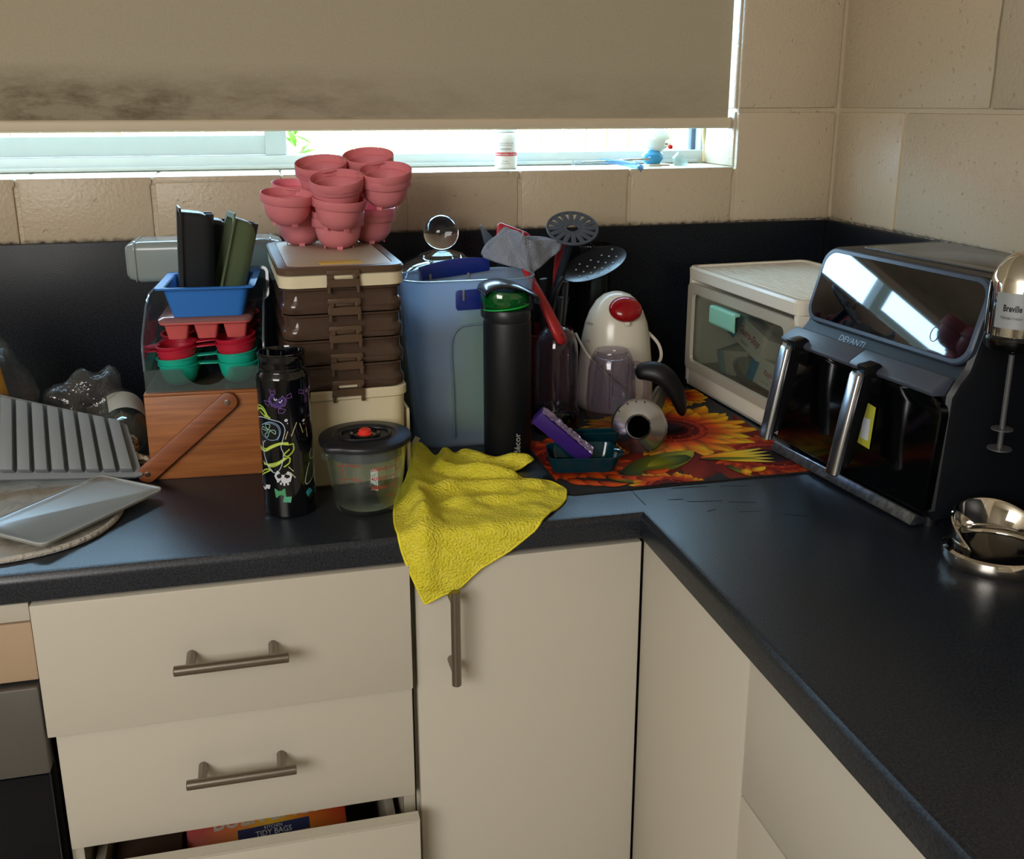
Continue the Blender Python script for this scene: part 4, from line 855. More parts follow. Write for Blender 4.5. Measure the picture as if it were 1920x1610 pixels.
# dark pointed turner left
dt = ut('dark_turner', 'dark pointed turner blade poking out left of the grey cloth', (-.6, -.157, .93))
M().loft([[(x, .016+dy+.05*0, z) for x, z in ((-.1010, .281), (-.0985, .2815), (-.066, .246), (-.058, .222), (-.085, .232), (-.094, .252))] for dy in (0, .004)]).build('blade', P('blue_grey_nylon', '#3d464f', .35), dt, bevel=.0015)
M().tube([(-.072, .018, .236), (-.05, .016, .14), (-.018, .0, .015)], .005, 10).build('handle', SLATE, dt)
# tall red handle between masher and spoon
rh = ut('red_handled_server', 'red looped utensil handle standing between masher and perforated spoon', (-.6, -.157, .93))
M().loft([ring(rrect(.0035, .003, .002, 3, -.0+a, 0), z) for a, z in ((0, .02), (.012, .14), (.019, .19))]+[[(p[0]+b, p[1], z) for p in rrect(wq, .003, .002, 3)] for wq, b, z in ((.0075, .023, .205), (.0085, .0265, .225), (.0065, .0295, .243), (.003, .031, .252))]).build('handle', REDP, rh, ang=50)
# red spatula hanging out forward
rf = ut('red_scraper', 'red round-ended handle with a hanging hole, leaning out over the glass blender jar', (-.66, -.256, 1.148))
pth = [(-.006, .046, .035), (.010, .018, .004), (.029, -.022, -.044), (.0425, -.040, -.079), (.0485, -.044, -.092), (.051, -.0455, -.098)]
M().tube(pth, [.008, .0095, .012, .0145, .0135, .006], 16, flat=.55).build('handle', REDP, rf, ang=60)
M().lathe([(0, -.0002), (.0034, -.0002), (.0034, .0004), (0, .0004)], 16, TR((.0465, -.0515, -.0845), rx=rad(90), ry=rad(-8))).build('hanging_hole', P('hole_dark_red', '#4a0f10', .6), rf)
# extra dark handles
for k, (x, y, h) in enumerate(((-.022, -.01, .20), (-.008, -.028, .20), (.016, -.03, .17), (.03, -.008, .19), (.036, .012, .16))):
    t = ut('cooking_utensil', ('black', 'dark', 'black', 'dark', 'black')[k]+' plain utensil handle in the crimson pot, '+('far left of the masher', 'just left of the masher stem', 'in front of the spoon stem', 'right of the spoon stem', 'nearest the white blender')[k], (-.6, -.157, .93))
    M().tube([(x*.5, y*.5, .012), (x, y, .11), (x*1.15, y*1.1, h)], [.005, .0065, .009], 12, flat=.55).build('handle', SLATE, t); 
# ---- grey cloth draped over the utensils
ol = smoothpts([(-.060, -.006), (-.050, .010), (-.034, .022), (-.022, .034), (-.010, .031), (.002, .021), (.018, .018), (.046, .017), (.063, .008), (.055, -.006), (.038, -.016), (.016, -.028), (.010, -.036), (-.004, -.026), (-.030, -.018), (-.052, -.012)], 3, True)
def gfn(x, y):
    f_ = .010*math.cos(x*40-y*20)+.006*math.sin(x*120+y*60)+.016*math.exp(-((x+.004+y*.25)/.007)**2)+.004*noise.noise(Vector((x*60, y*60, 0)))
    return (x, -.028*math.cos(min(1, abs(x)/.075)*1.2)-f_*.8+.02*(1 if y > .03 else 0)*(y-.03)*30*.3, y)
gm, _ = cloth(ol, .0034, gfn)
gc = thing('grey_cloth', 'crumpled grey microfibre cloth draped over the utensils', 'cloth', (-.652, -.205, 1.180))
GM = P('grey_microfibre', '#8e96a4', .9, bump=(420, 1.0, .003))
gm.build('cloth_front', GM, gc, ang=180, solid=.002)
gb, _ = cloth([(x*.96, y*.96) for x, y in ol], .006, lambda x, y: (x, .022*math.cos(min(1, abs(x)/.07)*1.3)+.004*math.sin(x*90), y)); gb.build('cloth_back', GM, gc, ang=180, solid=.002)
sm_ = smoothpts([(-.006, .034), (-.012, .012), (-.008, -.008), (.012, -.034)], 6); M().tube([Vector(gfn(x, y))+Vector((0, -.0015, 0)) for x, y in sm_], .0013, 6).build('seam', P('grey_seam', '#8f97a2', .9), gc)
# ---- tall dark glass jar behind
tj = thing('tall_jar', 'tall smoky glass jar with rolled rim behind the perforated spoon', 'jar', (-.484, -.052, .9))
M().lathe([(0, 0), (.031, 0), (.033, .003), (.033, .255), (.0345, .260), (.0335, .2635), (.031, .2625), (.031, .005), (0, .004)], 48).build('jar_body', thin('smoky_glass', '#b9bab8', .05, .04, '#57585a', .2, ior=1.5), tj)
# ---- crimson-dark glass blender jar on blade base
gj = thing('blender_jar', 'clear domed blender jar standing on a black blade base left of the clear cup', 'jar', (-.607, -.2575, .9))
M().lathe([(0, 0), (.033, 0), (.0355, .002), (.036, .008), (.036, .034), (.034, .038), (.032, .038), (.030, .030), (0, .028)], 48).build('blade_base', BLACK, gj)
for z in (.032, .036, .040): M().tube([(.0325*math.cos(2*PI*i/40), .0325*math.sin(2*PI*i/40), z) for i in range(40)], .001, 6, closed=True).build('thread_ring', thin('thread_clear', '#9a9ca2', .4, .1, '#666', .2) if False else CLEAR2, gj)
for a in range(4): M().loft([[(.0, -.002, 0), (.0, .002, 0), (.0, .002, .0008), (.0, -.002, .0008)], [(.016, -.0005, .008), (.016, .0005, .008), (.016, .0005, .0086), (.016, -.0005, .0086)]], True, TR((0, 0, .030), ry=rad(-35 if a % 2 else 8), rz=rad(90*a+40))).build('blade', STEEL, gj)
M().lathe([(.031, .038), (.0335, .040), (.0335, .125), (.032, .142), (.027, .157), (.018, .166), (.006, .170), (0, .1702), (0, .1682), (.006, .168), (.017, .164), (.0255, .1555), (.030, .1415), (.0315, .125), (.0315, .040)], 48).build('clear_dome', CLEAR2, gj, ang=50)
for a in (200, 320, 260): M().tube([(.0338*math.cos(rad(a)), .0338*math.sin(rad(a)), z) for z in (.045, .09, .13)], .0012, 6).build('rib', CLEAR2, gj)
# ---- white blender base
wb_ = thing('white_blender', 'rounded white blender base with an oval red button on top', 'blender', (-.472, -.150, .9), rad(-8))
def bell(s, z, yo=0): return [(s*math.cos(a), yo+s*.92*math.sin(a), z) for a in [2*PI*i/56 for i in range(56)]]
WHB = P('glossy_white_plastic', '#d9d3c2', .18)
M().loft([bell(.060, 0), bell(.064, .002), bell(.065, .008), bell(.0640, .040), bell(.0615, .080), bell(.0570, .120), bell(.0520, .145), bell(.0445, .165), bell(.034, .182), bell(.022, .192), bell(.009, .1965), bell(.001, .197)]).build('blender_body', WHB, wb_, ang=60)
m = M(); m.sphere(1, 16, TR((.0075, -.0355, .1735), rx=rad(46))@Matrix.Diagonal((.0275, .0235, .014, 1))); m.build('red_button', P('glossy_dark_red', '#8e1118', .15), wb_, ang=60)
box('button_tab', WHB, wb_, .003, .012, -.0545, -.048, .150, .156, .001)
M().tube(smoothpts([(.063, .01, .055), (.078, -.002, .080), (.073, -.004, .106), (.054, 0, .127)], 6), .0028, 8).build('cord_loop', WHB, wb_)
M().tube(smoothpts([(-.070, -.012, .130), (-.058, -.056, .105), (-.030, -.070, .075), (.004, -.071, .045), (.035, -.066, .028)], 6), .0022, 8).build('cord', WHB, wb_)
for i, s in enumerate(('TURBO', 'ON', 'OFF')): writing('small_print', P('faint_print', '#6f6a5e', .6), wb_, s, .0062, TR((-.052, -.030+.003*i, .150-.030*i), rz=rad(-58))@FRONT@Matrix.Rotation(rad(0), 4, 'Z'))
# ---- clear cup upside down
cp = thing('clear_cup', 'clear ribbed plastic cup with handle, upside down in front of the white blender', 'cup', (-.5165, -.2585, .9))
M().lathe([(.0375, 0), (.0395, .001), (.040, .006), (.0385, .045), (.0365, .090), (.0345, .108), (.030, .119), (.0275, .1225), (.0270, .126), (.0245, .126), (.0243, .1215), (.0235, .118), (.0245, .1165), (.0290, .1155), (.0328, .105), (.0347, .09), (.037, .045), (.0375, .006)], 56).build('cup_body', CLEAR2, cp, ang=45)
for a in range(8): q = rad(22+45*a); M().tube([(r_*math.cos(q), r_*math.sin(q), z) for r_, z in ((.0388, .04), (.0372, .075), (.0352, .098))], .0011, 6).build('rib', CLEAR2, cp)
M().tube(smoothpts([(.034, -.004, .103), (.045, -.006, .100), (.054, -.007, .085), (.057, -.007, .062), (.055, -.007, .040), (.0535, -.007, .030)], 5), [.004]*26, 10, flat=1.5).build('handle', CLEAR2, cp)
box('moulded_label', CLEAR, cp, -.012, .016, -.0405, -.0385, .032, .058, .0008)

# ================================================================== right group
# ---- sunflower mat: flat printed flowers as colour print on a thin mat
mt_ = thing('sunflower_mat', 'black rubber-backed mat printed with red and orange sunflowers', 'mat', (-.485, -.3125, .9002))
MX, MY = .186, .2125
M().loft([ring(rrect(MX, MY, .016, 6), 0), ring(rrect(MX, MY, .016, 6), .0016), ring(rrect(MX-.0008, MY-.0008, .0155, 6), .0022)]).build('mat_base', P('mat_black', '#141110', .75, bump=(900, .3, .0003)), mt_)
pv = []; pf = []; pcol = []
def clampm(x, y): return (max(-MX+.002, min(MX-.002, x)), max(-MY+.002, min(MY-.002, y)))
zl = [.00225]
def poly(pts, cols):
    zl[0] += .0000012; k = len(pv)
    for (x, y) in pts: x, y = clampm(x, y); pv.append((x, y, zl[0]))
    pcol.extend(cols); pf.append(list(range(k, k+len(pts))))
def strip(rowsL, rowsR, cols):
    zl[0] += .0000012; k = len(pv); n = len(rowsL)
    for a, b, c in zip(rowsL, rowsR, cols):
        a = clampm(*a); b = clampm(*b); mid = ((a[0]+b[0])/2, (a[1]+b[1])/2)
        dk = tuple(q*.28 for q in c[:3])
        pv.extend([(a[0], a[1], zl[0]), (mid[0], mid[1], zl[0]), (b[0], b[1], zl[0])]); pcol.extend([dk, c, tuple(q*.75 for q in c[:3])])
    for i in range(n-1):
        pf.append([k+3*i, k+3*i+1, k+3*i+4, k+3*i+3]); pf.append([k+3*i+1, k+3*i+2, k+3*i+5, k+3*i+4])
def petal(cx, cy, a, r0, L_, wd_, c0, c1, c2, bend=0):
    Ls = []; Rs = []; cs = []; n = 9
    for i in range(n+1):
        t = i/n; aa = a+bend*t*t; r = r0+L_*t; h = wd_*(math.sin(PI*min(1, t*.92+.08)))**.75*(1 if t < .98 else 0)
        px, py = cx+r*math.cos(aa), cy+r*math.sin(aa); nx, ny = -math.sin(aa), math.cos(aa)
        Ls.append((px+nx*h, py+ny*h)); Rs.append((px-nx*h, py-ny*h))
        c = [c0[k]+(c1[k]-c0[k])*t*2 for k in range(3)] if t < .5 else [c1[k]+(c2[k]-c1[k])*(t-.5)*2 for k in range(3)]
        cs.append(tuple(c))
    strip(Ls, Rs, cs)
cR, cO, cY, cDR, cBK, cPU = lin('#8a1406'), lin('#e65a06'), lin('#ffc818'), lin('#5a0d06'), lin('#180805'), lin('#360a10')
def flower(cx, cy, R0, L_, n, cols=(cR, cO, cY), w_=None, rings=3, seed=0):
    rnd = random.Random(seed)
    for k in range(rings):
        for i in range(n):
            a = 2*PI*(i+.5*k+rnd.uniform(-.25, .25))/n; sc_ = 1-.16*k
            cc = [tuple(q*rnd.uniform(.75, 1.1) for q in c) for c in cols]
            petal(cx, cy, a, R0*.75, L_*sc_*rnd.uniform(.85, 1.1), (w_ or PI*(R0+L_*.5)/n*.95)*rnd.uniform(.8, 1.1), *cc, bend=rnd.uniform(-.12, .12))
    for j, (f_, c) in enumerate(((1.0, cR), (.92, lin('#a8300e')), (.78, cDR), (.62, lin('#6e1a0c')), (.5, cPU), (.34, cBK))): poly([(cx+R0*f_*math.cos(2*PI*i/32), cy+R0*f_*math.sin(2*PI*i/32)) for i in range(32)], [c]*32)
    for i in range(90):
        a = rnd.uniform(0, 2*PI); r = R0*rnd.uniform(.55, 1.0); s = R0*.035
        poly([(cx+r*math.cos(a)+s, cy+r*math.sin(a)), (cx+r*math.cos(a), cy+r*math.sin(a)+s), (cx+r*math.cos(a)-s, cy+r*math.sin(a)), (cx+r*math.cos(a), cy+r*math.sin(a)-s)], [rnd.choice((cO, cR, cDR))]*4)
def leafp(x, y, a, L_, w__): petal(x, y, a, 0, L_, w__, lin('#23300c'), lin('#6e7a1a'), lin('#a8a42a'))
for i in range(26): petal(.06+.02*(i%5), -.06, 2*PI*i/26, .05, .13, .03, cDR, lin('#7a1a0c'), lin('#9a3410'))
flower(.150, -.140, .056, .050, 24, (cDR, cR, cO), w_=.012, seed=4)
flower(.050, .010, .062, .098, 18, w_=.017, seed=2)
flower(-.150, -.080, .050, .062, 14, (cDR, cR, cO), w_=.016, seed=5)
flower(-.150, .150, .040, .05, 16, (cR, cO, cY), seed=8); flower(.13, .185, .03, .05, 14, (cR, cO, cY), seed=9)
leafp(-.085, -.165, rad(28), .150, .030); leafp(-.06, -.20, rad(150), .06, .012); leafp(.03, -.115, rad(-160), .08, .018)
flower(-.040, -.222, .036, .030, 22, (cO, cO, cY), rings=2, seed=6)
for a in (-16, -8, 0, 8, 16): petal(.045, -.125, rad(a-8), 0, .105, .0075, cO, cY, lin('#e8d45a'))
leafp(.04, -.13, rad(-12), .09, .006); leafp(.065, -.165, rad(-70), .055, .006); petal(.09, -.195, rad(25), 0, .03, .008, cO, cY, cY); petal(.075, -.205, rad(60), 0, .028, .008, cO, cY, cO)
for i in range(7): petal(-.165+.018*i, -.160-.01*(i % 3), rad(-70+8*i), 0, .04, .010, cDR, cO, cO, bend=.5)
me = bpy.data.meshes.new('print'); me.from_pydata(pv, [], pf); at = me.color_attributes.new('print', 'FLOAT_COLOR', 'POINT')
for i, c in enumerate(pcol): at.data[i].color = (*c[:3], 1)
me.materials.append(vcol_mat('flower_print', .75)); o = bpy.data.objects.new('printed_pattern', me); C.objects.link(o); o.parent = mt_; o['kind'] = 'stuff'

# ---- teal tray and purple block
TT = thin('teal_clear_plastic', '#2d8796', .40, .1, '#0b5160', .2, ior=1.5)
tt = thing('teal_tray', 'small translucent teal plastic tray on the front left of the sunflower mat', 'tray', (-.617, -.425, .9026), rad(-10))
shell(M(), (.044, .030, .012, 0), (.050, .036, .014, .022), .0022, 3, 6).build('tray_body', TT, tt)
M().tube([(.046+.010*math.cos(rad(a)), -.012+.012*math.sin(rad(a)), .0215) for a in range(-90, 91, 20)], .0022, 8).build('tray_lug', TT, tt)
t2 = thing('teal_dish', 'translucent teal plastic lid standing behind the teal tray', 'lid', (-.592, -.362, .9026), rot=(rad(20), 0, rad(-8)))
shell(M(), (.046, .004, .003, 0), (.046, .006, .003, .034), .0015, 1, 4).build('lid_panel', TT, t2)
pb_ = thing('purple_block', 'purple plastic block with crinkled shiny edge leaning on the teal tray', 'block', (-.6375, -.405, .9415), rot=(rad(14), rad(41), rad(-14)))
M().box(-.050, .047, -.010, .012, -.0125, .0095).build('block_body', P('purple_plastic', '#3a2172', .3), pb_, bevel=.002)
m = M(); random.seed(3)
g = [[(-.049+.0945*i/24, -.009+.019*j/5, .0098+random.uniform(0, .0022)) for j in range(6)] for i in range(25)]
m.add([p for r_ in g for p in r_], [(i*6+j, i*6+j+1, i*6+j+7, i*6+j+6) for i in range(24) for j in range(5)]); m.build('crinkled_foil', P('mauve_foil', '#a592bd', .22, .5), pb_, flat=True)
# ---- steel blending foot
sf = thing('steel_blending_attachment', 'steel stick blender foot with bell end facing the camera and black grip', 'blender part', (-.522, -.396, .9430))
axv = Vector((-.46, -.84, .20)).normalized(); bx = Vector((0, 0, 1)).cross(axv).normalized(); by = axv.cross(bx)
BT = Matrix(((bx.x, by.x, axv.x, 0), (bx.y, by.y, axv.y, 0), (bx.z, by.z, axv.z, 0), (0, 0, 0, 1)))
M().lathe([(.0158, -.030), (.0160, .0035), (.0172, .005), (.0180, .0035), (.0190, .0005), (.038, -.0055), (.0405, -.0065), (.0412, -.0075), (.040, -.0085), (.030, -.013), (.020, -.024), (.0155, -.034), (.0125, -.075), (.0115, -.095), (.0105, -.095), (.0145, -.032)], 64, BT).build('steel_bell', P('polished_steel', '#b4b4b6', .20, 1), sf, ang=35)
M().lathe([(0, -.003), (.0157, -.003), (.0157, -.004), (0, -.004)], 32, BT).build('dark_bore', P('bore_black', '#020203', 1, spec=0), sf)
for a in (80, 100, 120, 146): M().lathe([(0, -.0018), (.0013, -.0018), (.0013, .0), (0, .0)], 8, BT@TR((.037*math.cos(rad(a)), .037*math.sin(rad(a)), -.004))).build('rim_hole', P('hole_black', '#050506', .6), sf)
g2 = thing('stick_grip', 'steel and clear stick blender shaft with curved black grip beside the white blender', 'blender part', (-.445, -.275, .942))
M().loft([ring(rrect(.0115, .0085, .006, 5), 0), ring(rrect(.012, .009, .006, 5), .025), ring(rrect(.0105, .008, .006, 5), .055)], True, TR((-.022, -.028, -.014), rx=rad(-38), ry=rad(48))).build('shaft', P('dull_steel', '#7f7a72', .32, .85), g2)
M().tube(smoothpts([(-.028, .02, .040), (-.016, .012, .047), (.004, .002, .044), (.022, -.004, .026), (.034, -.008, .002), (.040, -.012, -.024)], 5), [.008, .0105, .0125, .014, .015, .0155, .016, .0165, .017, .0172, .0174, .0174, .0173, .017, .0166, .016, .0155, .015, .0145, .0138, .013, .012, .0105, .009, .0065, .003], 16, flat=.75).build('black_grip', P('soft_black', '#0d0d0f', .45), g2, ang=60)

# ---- white drawer unit with clear front
du = thing('storage_unit', 'white plastic storage drawer unit with clear front in the bench corner', 'drawer unit', (-.300, -.052, .9027), rad(-87))
# local x runs along the front toward the camera, local y goes back to the right wall, z up
LX, DY, HZ = .352, .232, .2165
m = M(); m.loft([ring([(p[0]+LX/2, p[1]+DY/2) for p in rrect(LX/2, DY/2, .010, 5)], 0), ring([(p[0]+LX/2, p[1]+DY/2) for p in rrect(LX/2, DY/2, .010, 5)], .006)])
m.box(0, .012, 0, DY, .006, HZ-.01).box(LX-.012, LX, 0, DY, .006, HZ-.01).box(.012, LX-.012, DY-.006, DY, .006, HZ-.01).box(.012, LX-.012, .0, .006, .0, .032)
m.build('unit_shell', WHT, du, bevel=.0015)
m = M(); T0 = lambda d, z: ring([(p[0]+LX/2, p[1]+DY/2) for p in rrect(LX/2+.003-d, DY/2+.003-d, .014, 6)], z)
m.loft([T0(.003, HZ-.024), T0(0, HZ-.022), T0(-.001, HZ-.004), T0(.002, HZ), T0(.008, HZ), T0(.010, HZ-.003)]); m.build('top_cover', WHT, du)
for k in range(26): M().box(.016, LX-.016, .020+.0078*k, .0235+.0078*k, HZ-.0035, HZ-.0018).build('top_rib', WHT, du, bevel=.0005)
M().box(.006, LX-.006, -.003, .0, .031, .034).build('drawer_gap', P('gap_shadow_plastic', '#9c927e', .6), du)
FR = M(); 
FR.loft([[(p[0]+LX/2, y, p[1]+.110) for p in rrect(hx, hz, r, 6)] for hx, hz, r, y in ((LX/2-.008, .078, .010, 0), (LX/2-.008, .078, .010, -.006), (LX/2-.026, .062, .010, -.0065), (LX/2-.028, .060, .010, -.001))], False, closed=True)
FR.build('drawer_frame', thin('frosted_frame', '#e4e2d6', .8, .2, '#d8d3c2', .3), du)
M().box(.034, LX-.034, -.0035, -.0020, .052, .168).build('clear_window', thin('window_plastic', '#dfe2de', .06, .08, '#b9b9ad', .3), du)
M().box(.012, LX-.012, .010, DY-.012, .034, .0365).box(.012, LX-.012, DY-.015, DY-.012, .036, .15).build('drawer_bin', thin('bin_plastic', '#d6d4c8', .5, .2, '#bdb7a4', .3), du)
M().loft([[(x, y, z) for y, z in ((-.004, .166), (-.0145, .166), (-.0165, .163), (-.0165, .138), (-.014, .134), (-.012, .134), (-.0125, .160), (-.004, .161))] for x in (.110, .113, .190, .193)]).build('mint_handle', P('mint_plastic', '#8fcfb8', .35), du, bevel=.0012)
# medicine boxes inside the drawer
def med(name, label, x, y, z, sx, sy, sz, rx, ry, rz, col, band, txt=None, ts=.012):
    t = thing(name, label, 'box', (0, 0, 0)); t.matrix_world = du.matrix_basis @ TR((x, y, z), rad(rx), rad(ry), rad(rz))
    box('carton', P('carton_'+name+str(ts), col, .6), t, -sx/2, sx/2, -sy/2, sy/2, -sz/2, sz/2, .0006)
    box('colour_band', P('band_'+band.strip('#'), band, .6), t, -sx/2-.0003, -sx/2+sx*.22, -sy/2-.0003, sy/2+.0003, -sz/2-.0003, sz/2+.0003, .0003)
    if txt:
        writing('lettering', P('crimson_print', '#a8324a', .6), t, txt, ts, TR((sx*.06, -sy/2-.0005, sz*.05))@FRONT, .02)
        writing('lettering', P('grey_print2', '#7c7c80', .6), t, 'capsules', ts*.5, TR((sx*.02, -sy/2-.0005, -sz*.30))@FRONT)
bpy.context.view_layer.update()
du.matrix_world = TR((-.300, -.052, .9027), rz=rad(-87)); du.rotation_euler = (0, 0, rad(-87))
med('medicine_box', 'white medicine box with red lettering inside the clear drawer, uppermost', .165, .050, .1125, .115, .050, .040, -22, 12, -4, '#d9d6cc', '#3f93a5', 'Gastro-Stop', .0155)
med('tablet_box', 'white tablet box with a teal end at the lower right of the clear drawer', .235, .045, .068, .090, .045, .042, -14, 8, 8, '#d2cfc4', '#2f7f9c', 'Rapid', .012)
med('sachet_box', 'plain pale box on the left at the bottom of the clear drawer', .100, .060, .062, .07, .05, .045, 6, -8, 18, '#c9c4b4', '#8fa8a8')
pg = thing('clear_pouch', 'crinkled clear pouch among the medicine boxes in the drawer', 'pouch'); pg.matrix_world = du.matrix_basis@TR((.165, .040, .060))
m = M(); m.sphere(1, 14, Matrix.Diagonal((.045, .025, .022, 1)))
for i, p in enumerate(m.v): q = Vector(p); d = 1+.25*noise.noise(q*40); m.v[i] = tuple(q*d)
m.build('film', thin('pouch_film', '#e0e0dc', .3, .15, '#c4c0b0', .3, bump=(40, .8, .006)), pg, ang=70)

# ---- air fryer
af = thing('air_fryer', 'black dual-basket air fryer with slanted glossy screen and two steel handles', 'air fryer', (-.316, -.429, .9), math.atan2(-.994, .11))
FW = .312
SATIN = P('satin_black_body', '#0f1217', .45)
pf_ = [(.014, .010), (.006, .022), (.012, .168), (.022, .184), (.033, .196), (.036, .203), (.063, .294), (.072, .300), (.248, .300), (.260, .290), (.264, .270), (.264, .010)]
def sec(x, d):
    cy = .15; cz = .15; o = []
    for y, z in pf_: o.append((x, y+(d if y < cy else -d)*1.0, z+(d if z < cz else -d)*.8))
    return o
M().loft([sec(0, .009), sec(.0025, .0035), sec(.008, .0), sec(FW-.008, .0), sec(FW-.0025, .0035), sec(FW, .009)]).build('fryer_body', SATIN, af, ang=25)
# slope frame for the screen: from (.034,.200) to (.064,.296)
sy_, sz_ = Vector((0, .036, .2025)), Vector((0, .0635, .2955)); sl = (sz_-sy_); SLn = sl.length; sv = sl.normalized(); sn = Vector((0, -sv.z, sv.y))
SM = Matrix(((1, sv.x, sn.x, 0), (0, sv.y, sn.y, sy_.y), (0, sv.z, sn.z, sy_.z), (0, 0, 0, 1)))
def rs_(hx, hy, r, z): return [(p[0]+FW/2, p[1]+SLn/2, z) for p in rrect(hx, hy, r, 8)]
M().loft([rs_(FW/2-.003, SLn/2+.004, .024, -.004), rs_(FW/2-.002, SLn/2+.005, .024, .004), rs_(FW/2-.004, SLn/2+.003, .022, .0062), rs_(FW/2-.0085, SLn/2-.0015, .020, .0062), rs_(FW/2-.009, SLn/2-.002, .0195, .0045)], True, SM).build('screen_bezel', P('slate_bezel', '#3a4454', .3), af, ang=40)
M().loft([rs_(FW/2-.009, SLn/2-.002, .0195, .0045), rs_(FW/2-.009, SLn/2-.002, .0195, .0058)], True, SM).build('glass_screen', P('screen_glass', '#03050a', .03, coat=1), af)
M().tube([SM@Vector((FW*.795+.0065*math.cos(a), .024+.009*math.sin(a), .0060)) for a in [2*PI*i/24 for i in range(24)]], .0005, 6, closed=True).build('power_icon', P('smudge_grey', '#49586a', .5), af)
# neck band and basket top ledges
for x0, x1 in ((.002, FW*.485), (FW*.485+.0015, FW-.010)):
    M().loft([[(x, y, z) for y, z in ((-.0065, .1675), (-.0085, .172), (-.006, .1755), (.016, .1885), (.024, .186), (.012, .166))] for x in (x0, x1)]).build('basket_ledge', P('ledge_grey', '#454c58', .4), af, bevel=.0008)
BP = P('basket_gloss', '#030405', .10)
def panel(x0, x1, rl, rr__):
    a = []
    for i in range(7): t = rad(90+90*i/6); a.append((x0+rl+rl*math.cos(t), .166-rl+rl*math.sin(t)))
    a += [(x0+.004, .026), (x0+.010, .022), (x1-.010, .022), (x1-.004, .026)]
    for i in range(7): t = rad(90*i/6); a.append((x1-rr__+rr__*math.cos(t), .166-rr__+rr__*math.sin(t)))
    lean = lambda z: -.006+.008*(z/.17)
    return M().loft([[(x, lean(z)+.012, z) for x, z in a], [(x, lean(z)+.0015, z) for x, z in a], [(x+(.002 if x < (x0+x1)/2 else -.002), lean(z), z+(.002 if z < .1 else -.002)) for x, z in a]]).build('basket_front', BP, af, ang=30)
panel(.001, FW*.485, .022, .004); panel(FW*.485+.002, FW-.002, .004, .024)
hs = bpy.data.objects.get('basket_front')
baskets = [o for o in af.children if o.name.startswith('basket_front')]
for bk, xc in zip(baskets, (.0465, .1965)):
    T = Matrix.Identity(4)
    def hsec(z, w=.0105, f=0): # leaning bar
        v0 = -.029-.024*(.172-z)/.13
        return [(xc+x, v0+y, z) for x, y in rrect(w-f, .0065-f, .0055, 5)]
    M().loft([hsec(.040, f=.002), hsec(.042), hsec(.170), hsec(.173, f=.002)]).build('handle', P('brushed_handle', '#b9bcc2', .22, 1, bump=(500, .05, .0002)), bk)
    M().loft([[(xc+x, y, z) for y, z in ((-.046, .050), (-.0225, .170), (-.024, .181), (-.004, .184), (.004, .178), (.004, .140), (-.012, .150), (-.034, .055))] for x in (-.0095, .0095)]).build('handle_bracket', P('bracket_black', '#0a0b0d', .3), bk, bevel=.0015)
M().loft([[(x, y, z) for y, z in ((-.0105, .003), (-.0125, .0045), (-.0065, .0165), (-.0035, .0175), (.01, .010), (.01, .003))] for x in (.002, FW-.016)]).build('steel_trim', P('worn_steel', '#8d939d', .3, .9, var=(90, '#6f7580', .12)), af, bevel=.0012)
for x in (.012, FW-.03):
    for y in (.02, .24): M().lathe([(0, -.0001), (.010, -.0001), (.010, .012), (0, .012)], 20, TR((x+.01, y, 0))).build('foot', MBLACK, af)
M().prism([(p[0]+FW/2+.004, p[1]+.171) for p in rrect(FW/2-.022, .071, .008, 6)], .2995, .3015).build('top_panel', P('top_gloss_grey', '#2c2c2c', .22), af, bevel=.0006)
M().prism([(p[0]+FW/2+.004, p[1]+.111) for p in rrect(FW/2-.040, .0075, .003, 4)], .3014, .3021).build('top_vent_strip', P('pale_strip', '#6a6a66', .4), af, bevel=.0002)
writing('lettering', P('silver_letters', '#8f9cab', .35, .5), af, 'DEVANTI', .0125, TR((FW*.375, .0225, .1905), rx=rad(52)), .004)
sk = TR((.1925, -.0035, .100), rx=rad(87.5))
sticker = M().loft([[(x, y, z) for x, y in ((-.013, -.028), (.0105, -.030), (.0125, .026), (-.003, .028))] for z in (0, .0003)], True, sk).build('sticker', P('lime_sticker', '#b5b33a', .5), af)
M().box(-.0085, .006, -.020, .008, .0003, .0004, sk).build('sticker_patch', P('sticker_white', '#c7ccd2', .5), af)

# ---- milkshake mixer at the right edge
mk = thing('drink_mixer', 'chrome-headed drink mixer with spindle at the right edge of the bench', 'mixer', (-.2476, -.7984, .9))
HR = .0305
M().lathe([(0, .249), (HR-.003, .249), (HR-.001, .252), (HR, .256), (HR+.0004, .2565), (HR+.0004, .312), (HR-.002, .320), (HR-.006, .329), (HR-.013, .338), (HR-.021, .3435), (.003, .345), (0, .345)], 64).build('chrome_head', CHROME, mk, ang=30)
M().lathe([(0, .240), (HR-.003, .240), (HR-.001, .243), (HR+.0002, .2515), (HR-.003, .2525), (0, .2525)], 48).build('black_collar', BLACK, mk)
m = M(); A0 = [rad(a) for a in range(-84, -18, 5)]; k = len(A0)
m.add([((HR+.0009)*math.sin(a), -(HR+.0009)*math.cos(a), z) for z in (.266, .304) for a in A0], [(i, i+1, i+1+k, i+k) for i in range(k-1)]); m.build('badge', P('badge_silver', '#aab0b4', .3, .4), mk)
for s, z, sz__, b in (('Breville', .2875, .0098, .03), ('Milkshake Creation', .2775, .0044, 0)):
    v, f = text2d(s, sz__, b); q_ = M(); q_.add([((HR+.0012)*math.sin(rad(-51)+x*.62/HR), -(HR+.0012)*math.cos(rad(-51)+x*.62/HR), z+y) for x, y, zq in v], f); q_.build('lettering', PRINTBLK, mk, flat=True)
M().tube([(0, 0, .232), (0, 0, .122)], .0030, 12).build('spindle', P('spindle_grey', '#6d6e70', .35, .6), mk)
